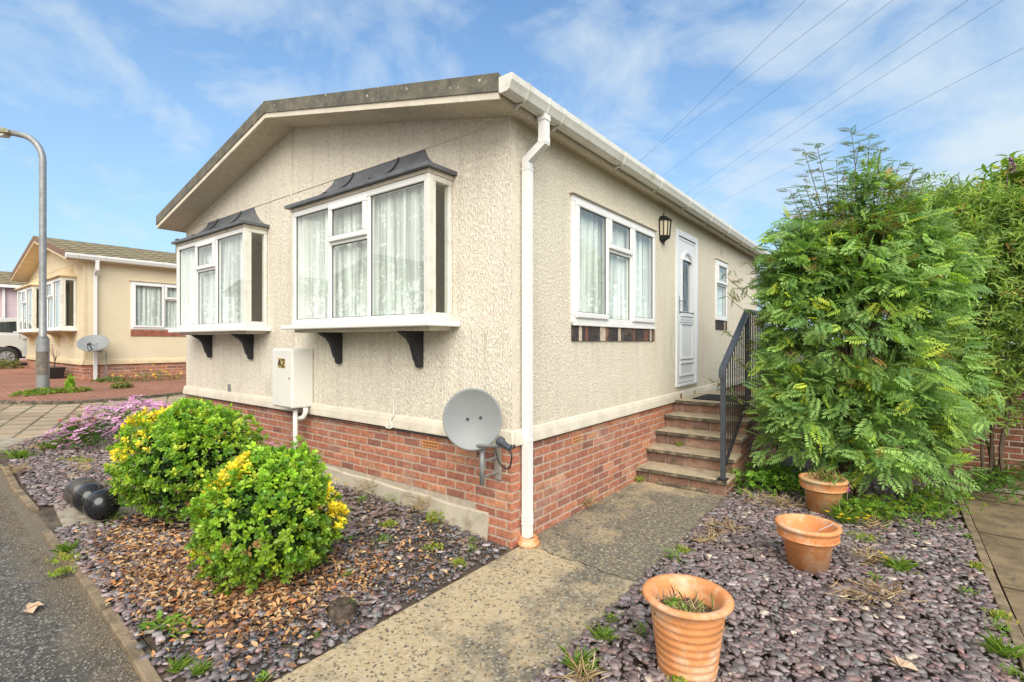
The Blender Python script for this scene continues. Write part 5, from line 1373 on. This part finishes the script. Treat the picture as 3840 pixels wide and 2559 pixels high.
# ---- weeds among the slates
def tuft(x, y, r, kind, label, h=.06):
    z = g(x) + .005; r = r * (.6 if kind in ('rosette', 'leafy', 'grass') else .9); h = h * .8
    T = None; n = {'rosette': 26, 'grass': 60, 'moss': 120, 'dry': 55, 'leafy': 70}[kind]
    P = np.tile([x, y, z], (n, 1)) + rng.normal(size=(n, 3)) * np.array([r * .3, r * .3, 0])
    an = rng.random(n) * 6.283
    if kind in ('rosette', 'leafy'):
        if kind == 'leafy': P = P + rng.normal(size=(n, 3)) * np.array([r*.25, r*.25, 0]); P[:, 2] = z + rng.random(n) * h
        D = np.stack([np.cos(an), np.sin(an), .25 + .5 * rng.random(n)], axis=1); L = r * (.55 + .5 * rng.random((n, 1))) * (1 if kind == 'rosette' else .5)
        x_, y_, z_ = frames(D, np.tile([0, 0, 1.], (n, 1))); mesh = inst(*LEAF_OB, P, x_, y_, z_, np.concatenate([L * .3, L, L], axis=1), pick([(2, (.17, .32, .04)), (1, (.24, .38, .05)), (.5, (.3, .3, .07))], n))
    elif kind == 'grass':
        D = np.stack([np.cos(an), np.sin(an), .6 + 1.2 * rng.random(n)], axis=1); L = (h + r) * (.5 + .6 * rng.random((n, 1)))
        x_, y_, z_ = frames(D, np.tile([0, 0, 1.], (n, 1)) + rng.normal(size=(n, 3)) * .4); mesh = inst(*LEAF_LA, P, x_, y_, z_, np.concatenate([L * .07, L, L], axis=1), pick([(2, (.19, .32, .05)), (1, (.28, .38, .06))], n))
    elif kind == 'moss':
        P = P + rng.normal(size=(n, 3)) * np.array([r * .3, r * .3, 0]); P[:, 2] += rng.random(n) * h
        D = rand_dirs(n); D[:, 2] = abs(D[:, 2]) + .3; x_, y_, z_ = frames(D, rand_dirs(n)); L = .018 + .018 * rng.random((n, 1)); mesh = inst(*LEAF_OB, P, x_, y_, z_, np.concatenate([L * .6, L, L], axis=1), pick([(1, (.27, .36, .05)), (1, (.36, .34, .07)), (.6, (.18, .28, .05))], n))
    else:
        P = P + rng.normal(size=(n, 3)) * np.array([r * .3, r * .3, 0]); P[:, 2] = z + .02 + rng.random(n) * h
        D = rand_dirs(n) * np.array([1, 1, .45]); D[:, 2] = abs(D[:, 2]); x_, y_, z_ = frames(D, rand_dirs(n)); L = .05 + .10 * rng.random((n, 1)); mesh = inst(*LEAF_LA, P, x_, y_, z_, np.concatenate([np.full((n, 1), .006), L, L * .6], axis=1), pick([(2, (.42, .30, .14)), (1, (.30, .19, .09)), (.6, (.5, .42, .22))], n))
    o = numesh({'rosette': 'dandelion_plant', 'grass': 'grass_tuft', 'moss': 'stonecrop', 'dry': 'dead_weed', 'leafy': 'leafy_weed'}[kind], mesh[0] - np.array([x, y, z]), *mesh[1:], M['leafm' if kind != 'dry' else 'litter'])
    o.location = (x, y, z); tag(o, label, 'weed', 'weeds among the slates'); return o
def yflowers(x, y, r, n, h, label):
    z = g(x)
    T = Thing('yellow_flowers', (x, y, z), label, 'flowers')
    for k in range(n):
        px, py, pz = x + random.gauss(0, r), y + random.gauss(0, r), z + h * random.uniform(.6, 1.1); mb = MB()
        mb.tube([(x + (px-x)*.6, y + (py-y)*.6, z), (px, py, pz)], .0015, 4, col=(.12, .2, .04)); s = mb.build('flower_stalk', M['leafm'], T)
        mb = MB(); vs = [(px, py, pz)] + [(px + .017*math.cos(a*.628), py + .017*math.sin(a*.628), pz + (.004 if a % 2 else -.002)) for a in range(10)]
        mb.add(vs, [(0, 1+a, 1+(a+1) % 10) for a in range(10)], (.80, .52, .02)); mb.build('flower_head', M['petal'], T, parent=s)
for a in [(-5.19, -1.63, .16, 'moss', 'low lime green stonecrop mat on slates beyond the stone balls', .03), (-5.0, -1.55, .10, 'moss', 'small patch of green stonecrop right of the larger mat', .03),
          (-4.5, -1.72, .16, 'dry', 'dry brownish weed on the slates behind the stone balls', .12), (-3.95, -1.6, .08, 'leafy', 'tiny green weed between the stone balls and the daisies', .05),
          (-2.85, -1.80, .14, 'leafy', 'fresh green weed at the right corner of the grey slab', .08), (-2.75, -1.88, .10, 'rosette', 'flat green rosette just in front of the grey slab', .05),
          (-4.9, -2.12, .12, 'dry', 'straw-coloured weed at the far end of the edging', .08), (-5.6, -2.0, .22, 'grass', 'sparse grass on bare verge at the left border of the bed', .06), (-6.0, -1.9, .3, 'dry', 'dry brown grass patch beside the crossover kerb', .06), (-5.9, -1.7, .2, 'grass', 'thin green grass along the paver border', .06),
          (-2.2, -2.24, .12, 'moss', 'lime moss straddling the edging strip beside the asphalt', .02), (-2.35, -2.22, .10, 'grass', 'tuft of grass growing in a gap of the edging', .06), (-1.95, -2.33, .07, 'moss', 'bright moss clump on the asphalt edge', .02),
          (-.78, -2.12, .19, 'rosette', 'large flat dandelion rosette near the asphalt edging', .06), (-.66, -2.06, .15, 'rosette', 'spreading green leaves right of the large rosette', .05),
          (-.37, -2.19, .07, 'grass', 'small bright grass tuft at the lower edging, left one of two', .05), (-.27, -2.12, .07, 'grass', 'small bright grass tuft at the lower edging, right one of two', .05),
          (-.75, -.67, .12, 'leafy', 'pale green weed in the bare soil right of the smaller bush', .05), (-1.0, -.80, .10, 'rosette', 'small green weed close to the right side of the smaller bush', .05), (-.95, -.45, .09, 'moss', 'low mossy plant between bush and cement footing', .03),
          (-1.38, -.08, .10, 'leafy', 'two-leaved green seedling against the cement footing', .11), (-.98, -.07, .10, 'dry', 'browned weed against the cement footing', .13), (-.76, -.12, .10, 'moss', 'yellow-green sedum at the footing left of the corner', .10), (-1.75, -.1, .14, 'dry', 'dry seed stalks by the footing near the pipe', .16), (-1.6, -.25, .12, 'leafy', 'loose green weed among twigs near the footing', .08),
          (-.27, -.16, .09, 'leafy', 'fresh green weed at the brick corner, nearer the footing', .06), (-.17, -.27, .10, 'leafy', 'fresh green weed at the brick corner, nearer the path', .06), (-.42, -.45, .09, 'moss', 'small moss clump on the soil before the brick corner', .03), (-.1, -.5, .07, 'moss', 'tiny moss clump by the path near the downpipe', .03),
          (-.5, -1.15, .08, 'leafy', 'light green weed under the smaller bush on the leaf litter', .06), (-.14, -1.36, .05, 'leafy', 'green sprig growing out of the stump', .13), (-.1, -1.62, .05, 'leafy', 'green seedling at the foot of the stump', .05), (.0, -1.95, .08, 'rosette', 'small weed at the lower corner of the path', .04),
          (1.10, .53, .13, 'leafy', 'bright green weed halfway along the right path edge', .09), (1.12, .70, .07, 'moss', 'small lime moss further up the right path edge', .04), (1.10, -.49, .10, 'leafy', 'green weed on the path edge left of the ribbed pot', .05), (1.14, -.68, .09, 'grass', 'grass tuft on the path edge left of the ribbed pot', .07), (1.29, -.50, .09, 'leafy', 'broad green leaf weed against the ribbed pot', .08),
          (1.16, -.98, .12, 'grass', 'thin grass at the path edge near the bottom of the picture', .08), (1.25, -1.05, .10, 'dry', 'dead stalks at the path edge near the bottom of the picture', .06), (1.60, -.80, .05, 'moss', 'moss spot at the foot of the ribbed pot', .03),
          (2.42, 1.33, .16, 'grass', 'dense green dandelion tuft in the middle of the right slate bed', .07), (2.29, 1.05, .10, 'leafy', 'small sparse weed in front of the dandelion tuft', .06), (2.25, 1.30, .12, 'dry', 'dry reddish stalks left of the dandelion tuft', .08),
          (2.20, 1.84, .15, 'moss', 'yellowing stonecrop below the yellow flowers', .05), (2.05, 2.2, .16, 'grass', 'upright thin stems with yellow flowers under the rowan', .14), (2.25, 2.15, .12, 'dry', 'dry tangle beside the yellow flowers', .07),
          (2.77, 1.18, .10, 'leafy', 'small fresh weed near the right edging', .05), (2.86, .72, .11, 'leafy', 'weed leaning on the right edging, nearer the camera', .08), (2.88, .92, .07, 'moss', 'moss spot against the right edging stones', .03), (2.86, 1.7, .06, 'moss', 'tiny moss spot midway along the right edging', .03), (2.87, 2.4, .08, 'leafy', 'tiny weed by the right edging near the rowan', .05), (2.84, .45, .11, 'grass', 'grassy weed at the lower right edging', .08), (2.85, .25, .1, 'leafy', 'lowest green weed by the right edging', .06),
          (1.3, 2.32, .26, 'dry', 'tangle of dry twigs at the foot of the steps', .08), (1.55, 2.35, .2, 'dry', 'dry bleached stalks behind the middle pot', .07), (1.25, 1.35, .2, 'dry', 'brown needles and twigs along the right path edge', .04), (1.22, 1.0, .14, 'dry', 'dry straw on slates beside the path', .03), (2.2, .6, .16, 'dry', 'dry stalk patch in front of the middle pot', .08), (2.35, .75, .12, 'dry', 'reddish dead weed in the centre of the slates', .1),
          (.03, 1.18, .07, 'dry', 'dry weed at the foot of the side brick wall', .07), (.06, 2.35, .06, 'moss', 'moss in the corner of the lowest step', .05),
          (.32, 2.72, .07, 'leafy', 'sprig growing from the second step riser', .09), (.3, 3.02, .05, 'moss', 'weed in the joint of the third step', .04)]:
    o = tuft(*a[:5], h=a[5])
    if 'step riser' in a[4]: o.location.z = .17
    if 'third step' in a[4]: o.location.z = .34
yflowers(2.12, 2.12, .09, 9, .13, 'small yellow flowers in front of the rowan'); yflowers(2.38, 1.36, .035, 3, .10, 'three dandelion blooms on the right slate bed'); yflowers(-2.0, -.2, .05, 2, .12, 'two yellow poppies by the footing behind the smaller bush')
T = Thing('pink_flower', (2.3, 2.3, 0), 'single pink flower head hanging at the base of the rowan', 'flower')
n = 60; Q = np.array([2.05, 2.42, .27]) + rng.normal(size=(n, 3)) * .018; x, y, z = frames(rand_dirs(n), rand_dirs(n)); numesh('flower_head', *inst(*LEAF_Q, Q, x, y, z, np.full((n, 1), .015), pick([(1, (.55, .20, .45))], n)), M['petal'], T)
mb = MB(); mb.tube([(2.05, 2.5, 0), (2.05, 2.42, .27)], .003, 5); mb.build('flower_stalk', M['leafm'], T)
# growth inside the pots
def pot_plant(P, z, r, label, n, cols, name, h):
    q = np.stack([P[0] + rng.normal(size=n) * r * .45, P[1] + rng.normal(size=n) * r * .45, np.full(n, z)], axis=1); an = rng.random(n) * 6.283
    D = np.stack([np.cos(an), np.sin(an), .3 + 1.3 * rng.random(n)], axis=1); x_, y_, z_ = frames(D, rand_dirs(n)); L = h * (.4 + .8 * rng.random((n, 1)))
    m = inst(*LEAF_LA, q, x_, y_, z_, np.concatenate([np.full((n, 1), .007), L, L], axis=1), pick(cols, n)); b = np.array([P[0], P[1], z])
    o = numesh(name, m[0] - b, *m[1:], M['litter']); o.location = b; tag(o, label, 'plant')
pot_plant(P1, .28, .15, 'tangle of dry straw-coloured stalks inside the ribbed pot', 210, [(2, (.45, .36, .2)), (1, (.2, .13, .08)), (1, (.3, .33, .1))], 'dead_plant', .085)
pot_plant((P3[0] + .03, P3[1] + .02), .31, .15, 'wilting green and brown stems in the weathered pot', 110, [(2, (.16, .28, .05)), (1, (.35, .2, .08))], 'wilting_plant', .13)
cover('pot_weeds', [(P1[0] - .04, P1[1] - .03, .06)], 'small green leaves sprouting in the ribbed pot', .035, [(1, (.2, .32, .05))], .02, 14).o.location.z = .0
bpy.data.objects['pot_weeds'].location.z += .285
mb = MB(); mb.tube([(1.90, 1.00, .17), (1.98, .98, .30), (2.06, 1.02, .35)], .003, 5); o = mb.build('dry_twig', M['litter'], None); tag(o, 'single dry twig sticking out of the empty middle pot', 'twig')

# ---- slate chippings and fallen leaves
def slate_tmpl(k):
    r = np.random.default_rng(k); n = 6; a = np.sort(r.random(n) * .5 + np.arange(n)) / n * 2 * np.pi; el = .42 + .30 * r.random()
    ro = .5 * (.62 + .55 * r.random(n)); o = np.stack([np.cos(a) * ro, np.sin(a) * ro * el], axis=1)
    th = .085; v = [(x, y, -th) for x, y in o * .97] + [(x, y, 0) for x, y in o] + [(x * .93, y * .93, th * (.5 + .7 * r.random())) for x, y in o]
    f = [tuple(range(2*n, 3*n))]
    for i in range(n):
        j = (i + 1) % n; f += [(i, j, n+j, n+i), (n+i, n+j, 2*n+j, 2*n+i)]
    return v, f
def inpoly(x, y, poly):
    c = np.zeros(len(x), bool); j = len(poly) - 1
    for i in range(len(poly)):
        xi, yi = poly[i]; xj, yj = poly[j]
        c ^= ((yi > y) != (yj > y)) & (x < (xj - xi) * (y - yi) / (yj - yi + 1e-12) + xi); j = i
    return c
def slates(name, poly, n, label, thin=None, avoid=(), cols=None, big=.048):
    xs = [p[0] for p in poly]; ys = [p[1] for p in poly]
    x = rng.uniform(min(xs), max(xs), n * 2); y = rng.uniform(min(ys), max(ys), n * 2)
    ok = inpoly(x, y, poly)
    for ax, ay, ar in avoid: ok &= (x - ax) ** 2 + (y - ay) ** 2 > ar * ar
    if thin is not None: ok &= rng.random(len(x)) < thin(x, y)
    x, y = x[ok][:n], y[ok][:n]; m = len(x)
    s = np.minimum(big * 1.15 * np.exp(rng.normal(size=m) * .42), .088)
    layer = rng.random(m); z = gv(x) + .002 + .022 * layer
    N = unit(np.stack([rng.normal(size=m) * .30, rng.normal(size=m) * .30, np.ones(m)], axis=1)); D = rand_dirs(m) * np.array([1, 1, 0]) + 1e-6
    X, Y, Z = frames(D, N); P = np.stack([x, y, z], axis=1)
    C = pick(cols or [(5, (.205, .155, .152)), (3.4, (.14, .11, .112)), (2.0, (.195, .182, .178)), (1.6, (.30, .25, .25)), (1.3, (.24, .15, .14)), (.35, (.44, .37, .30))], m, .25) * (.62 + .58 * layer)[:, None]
    parts = []
    kk = rng.integers(0, 6, m)
    for k in range(6):
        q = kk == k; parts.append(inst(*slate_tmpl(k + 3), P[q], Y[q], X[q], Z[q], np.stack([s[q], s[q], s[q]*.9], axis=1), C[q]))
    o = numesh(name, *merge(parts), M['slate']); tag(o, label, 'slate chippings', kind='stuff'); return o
RBED = [(1.045, -2.2), (2.885, -2.2), (2.885, 4.2), (1.03, 4.2), (1.02, 2.4)]
potav = [(P1[0], P1[1], .135), (P2[0], P2[1], .12), (P3[0], P3[1], .12), (2.03, 3.05, .05)]
slates('slate_chippings', RBED, 18500, 'plum and grey slate chippings right of the path', avoid=potav, big=.042, thin=lambda x, y: np.where(y > 2.9, .35, np.where(y < -1.4, .4, 1)))
LB = [(-6.25, -2.05), (-6.7, -1.72), (-7.1, -1.2), (-7.3, -.5), (-6.5, -.05), (.03, -.03), (.03, -2.27), (-1, -2.245), (-3.0, -2.19), (-2.95, -2.1), (-3.65, -2.06), (-3.7, -2.14), (-5, -2.13)]
def lthin(x, y):
    d = np.ones(len(x))
    d *= np.where(x > -1.0, np.clip(.28 + .55 * np.abs(np.sin(x * 4.1 + y * 3)) * np.abs(np.cos(y * 5 - x * 2)), 0, 1), 1)
    d *= np.where((y > -.9) & (x > -2.4), .45, 1)
    d *= np.where((x + .97) ** 2 + (y + 1.42) ** 2 < .45 ** 2, .3, 1) * np.where((x + 2.55) ** 2 + (y + 1.3) ** 2 < .5 ** 2, .3, 1)
    return d
av = [(-3.2, -1.83, .30), (-3.5, -1.8, .18), (-2.98, -1.8, .15), (-.19, -1.4, .11)]
slates('slate_chippings', LB, 17500, 'plum and grey slate chippings in the bed before the bay windows', thin=lthin, avoid=av)
slates('slate_fragments', [(-1.3, -2.15), (.0, -2.2), (.0, -.05), (-1.0, -.1)], 3600, 'small blue-grey slate fragments scattered on soil beside the path', big=.021, cols=[(2, (.13, .14, .15)), (2, (.10, .09, .10)), (1, (.2, .19, .19))])
n = 46; x = np.concatenate([rng.uniform(.04, .35, 22), rng.uniform(2.98, 3.5, 24)]); y = np.concatenate([rng.uniform(-1.9, .2, 22), rng.uniform(1.0, 3.6, 24)])
m_ = inst(*slate_tmpl(3), np.stack([x, y, np.full(n, .004)], axis=1), np.tile([1., 0, 0], (n, 1)), np.tile([0, 1., 0], (n, 1)), np.tile([0, 0, 1.], (n, 1)), np.full((n, 1), .02) * (.5 + rng.random((n, 1)) * 1.2), pick([(1, (.11, .09, .10))], n))
o = numesh('stray_chips', *m_, M['slate']); tag(o, 'stray slate chips on the path and patio', 'slate chippings', kind='stuff')

def litter(spots, n, label):
    P = []
    for x, y, sx, sy, w in spots:
        k = int(n * w); P.append(np.stack([x + rng.normal(size=k) * sx, y + rng.normal(size=k) * sy, np.zeros(k)], axis=1))
    P = np.concatenate(P); P = P[inpoly(P[:, 0], P[:, 1], LB) & ~((P[:, 0] < -2.9) & (P[:, 0] > -3.7) & (P[:, 1] < -1.6))]; m = len(P); P[:, 2] = gv(P[:, 0]) + .012 + .026 * rng.random(m)
    D = rand_dirs(m) * np.array([1, 1, .35]); N = unit(rng.normal(size=(m, 3)) * .45 + np.array([0, 0, 1])); X, Y, Z = frames(D, N)
    L = .024 + .030 * rng.random((m, 1)); tv = [(a, b, c * 2.2) for a, b, c in LEAF_OB[0]]
    o = numesh('fallen_leaves', *inst(tv, LEAF_OB[1], P, X, Y, Z, np.concatenate([L * .55, L, L], axis=1), pick([(3.5, (.50, .27, .11)), (2.4, (.50, .33, .17)), (1.6, (.36, .14, .05)), (3, (.17, .095, .055)), (.7, (.58, .44, .27))], m, .2)), M['litter'])
    tag(o, label, 'leaf litter', kind='stuff')
litter([(-1.35, -1.95, .30, .14, .20), (-.72, -1.66, .22, .16, .40), (-.55, -1.15, .18, .20, .14), (-2.1, -1.85, .40, .16, .18), (-1.6, -1.5, .3, .25, .10), (-.8, -1.95, .35, .12, .10), (-.6, -.6, .4, .3, .05), (-3.6, -1.4, .7, .3, .02)], 4200, 'orange-brown fallen leaves drifted round the two bushes')
n = 500; P = np.stack([rng.uniform(-2.2, -.02, n), rng.uniform(-1.3, -.05, n), np.zeros(n)], axis=1); P[:, 2] = gv(P[:, 0]) + .03; D = rand_dirs(n) * np.array([1, 1, .15]); X, Y, Z = frames(D, np.tile([0, 0, 1.], (n, 1)))
L = .04 + .09 * rng.random((n, 1)); o = numesh('dry_twigs', *inst(*LEAF_LA, P, X, Y, Z, np.concatenate([np.full((n, 1), .005), L, L * .3], axis=1), pick([(1, (.35, .22, .12)), (1, (.22, .14, .09)), (.6, (.5, .38, .22))], n)), M['litter']); tag(o, 'thin dry twigs strewn on the soil below the cement footing', 'twigs', kind='stuff')
n = 5000; P = np.stack([rng.uniform(-4.7, .6, n), -2.34 + rng.normal(size=n) * .05, np.zeros(n)], axis=1); P = P[P[:, 1] < -2.3]; n = len(P); P[:, 2] = gv(P[:, 0]) - .018; X, Y, Z = frames(rand_dirs(n) * np.array([1, 1, .3]), np.tile([0, 0, 1.], (n, 1)))
o = numesh('grit', *inst(*slate_tmpl(4), P, X, Y, Z, np.full((n, 1), .008) * (.5 + rng.random((n, 1))), pick([(1, (.25, .18, .10)), (1, (.13, .1, .07)), (.5, (.35, .3, .22))], n)), M['slate']); tag(o, 'tan grit gathered along the asphalt edge', 'grit', kind='stuff')
for x, y, z, lb in ((-1.55, -2.55, -.0, 'single curled brown leaf lying on the asphalt'), (2.42, -.02, .03, 'large bleached leaf lying on the slates at the bottom right')):
    z = g(x) + z; P = np.array([[x, y, z]] * 3); D = np.array([[1, .2, .15], [.2, 1, .2], [-.6, .7, .1]]); X, Y, Z = frames(D, np.tile([0, 0, 1.], (3, 1)))
    m = inst([(a, b, c * 3) for a, b, c in LEAF_OB[0]], LEAF_OB[1], P, X, Y, Z, np.full((3, 3), .075), np.tile([.6, .42, .28], (3, 1))); o = numesh('fallen_leaf', m[0] - P[0], *m[1:], M['litter']); o.location = P[0]; tag(o, lb, 'leaf')
# ------------------------------------------------------------------ camera, light, sky
cam = bpy.data.cameras.new('camera'); cam.lens = 36 * 1147 / 2353; cam.sensor_width = 36; cam.clip_end = 1000; cam.clip_start = .05
co = bpy.data.objects.new('camera', cam); COL.objects.link(co)
co.location = (2.3958, -3.1279, 1.63); co.rotation_euler = (R(90), 0, R(37.45)); scene.camera = co
SE, SA = 40, 134       # sun elevation, compass-like azimuth of the sun measured from +Y clockwise
az = R(SA); sd = Vector((math.sin(az) * math.cos(R(SE)), math.cos(az) * math.cos(R(SE)), math.sin(R(SE))))
sun = bpy.data.lights.new('sun', 'SUN'); sun.energy = 4.35; sun.angle = R(50); sun.color = (1, .94, .85)
so = bpy.data.objects.new('sun', sun); COL.objects.link(so); so.rotation_euler = sd.to_track_quat('Z', 'Y').to_euler(); so.location = (0, -5, 12)
w = bpy.data.worlds.new('World'); scene.world = w; w.use_nodes = True; nt = w.node_tree
bg = nt.nodes['Background']; sky = nd(nt, 'ShaderNodeTexSky', sky_type='NISHITA'); sky.sun_disc = False
sky.sun_elevation = R(SE); sky.sun_rotation = R(SA); sky.altitude = 50; sky.air_density = 1.3; sky.dust_density = 1.2; sky.ozone_density = 3
tc = nd(nt, 'ShaderNodeTexCoord'); sp = nd(nt, 'ShaderNodeSeparateXYZ'); link(nt, tc.outputs['Generated'], sp.inputs[0])
zz = mth(nt, 'ADD', mth(nt, 'MAXIMUM', sp.outputs[2], 0), .28)
cb = nd(nt, 'ShaderNodeCombineXYZ'); link(nt, mth(nt, 'DIVIDE', sp.outputs[0], zz), cb.inputs[0]); link(nt, mth(nt, 'DIVIDE', sp.outputs[1], zz), cb.inputs[1])
n1 = noise(nt, cb.outputs[0], 3.4, 7, .58, .35); n2 = noise(nt, cb.outputs[0], .8, 2, .5)
# cloud cover grows towards the right of the view and is nearly closed behind the camera
side_ = mth(nt, 'ADD', mth(nt, 'MULTIPLY', sp.outputs[0], .15), .005)
back = ramp(nt, mth(nt, 'MULTIPLY', sp.outputs[1], -1), [(.0, 0), (.45, .42)])
cv = mth(nt, 'ADD', mth(nt, 'ADD', mth(nt, 'MULTIPLY', n1, .72), mth(nt, 'MULTIPLY', n2, .35)), mth(nt, 'ADD', side_, back))
mask = ramp(nt, cv, [(.43, 0), (.53, .42), (.66, .9)])
hz = ramp(nt, sp.outputs[2], [(0, .7), (.25, .38), (.6, .08)])
skyc = mix(nt, 1., sky.outputs[0], (.80, 1.16, 1.40), 'MULTIPLY')
base = mix(nt, hz, skyc, (4.3, 5.4, 6.3))
cc = mix(nt, ramp(nt, mth(nt, 'MULTIPLY', sp.outputs[1], -1), [(.1, 0), (.5, 1)]), (5.0, 5.75, 6.3), (9.0, 8.6, 8.0))
col = mix(nt, mask, base, cc)
link(nt, col, bg.inputs[0]); bg.inputs[1].default_value = .15
scene.view_settings.view_transform = 'Standard'; scene.view_settings.look = 'None'; scene.view_settings.exposure = 0; scene.view_settings.gamma = 1
scene.cycles.max_bounces = 8; scene.cycles.transparent_max_bounces = 24; scene.cycles.diffuse_bounces = 3
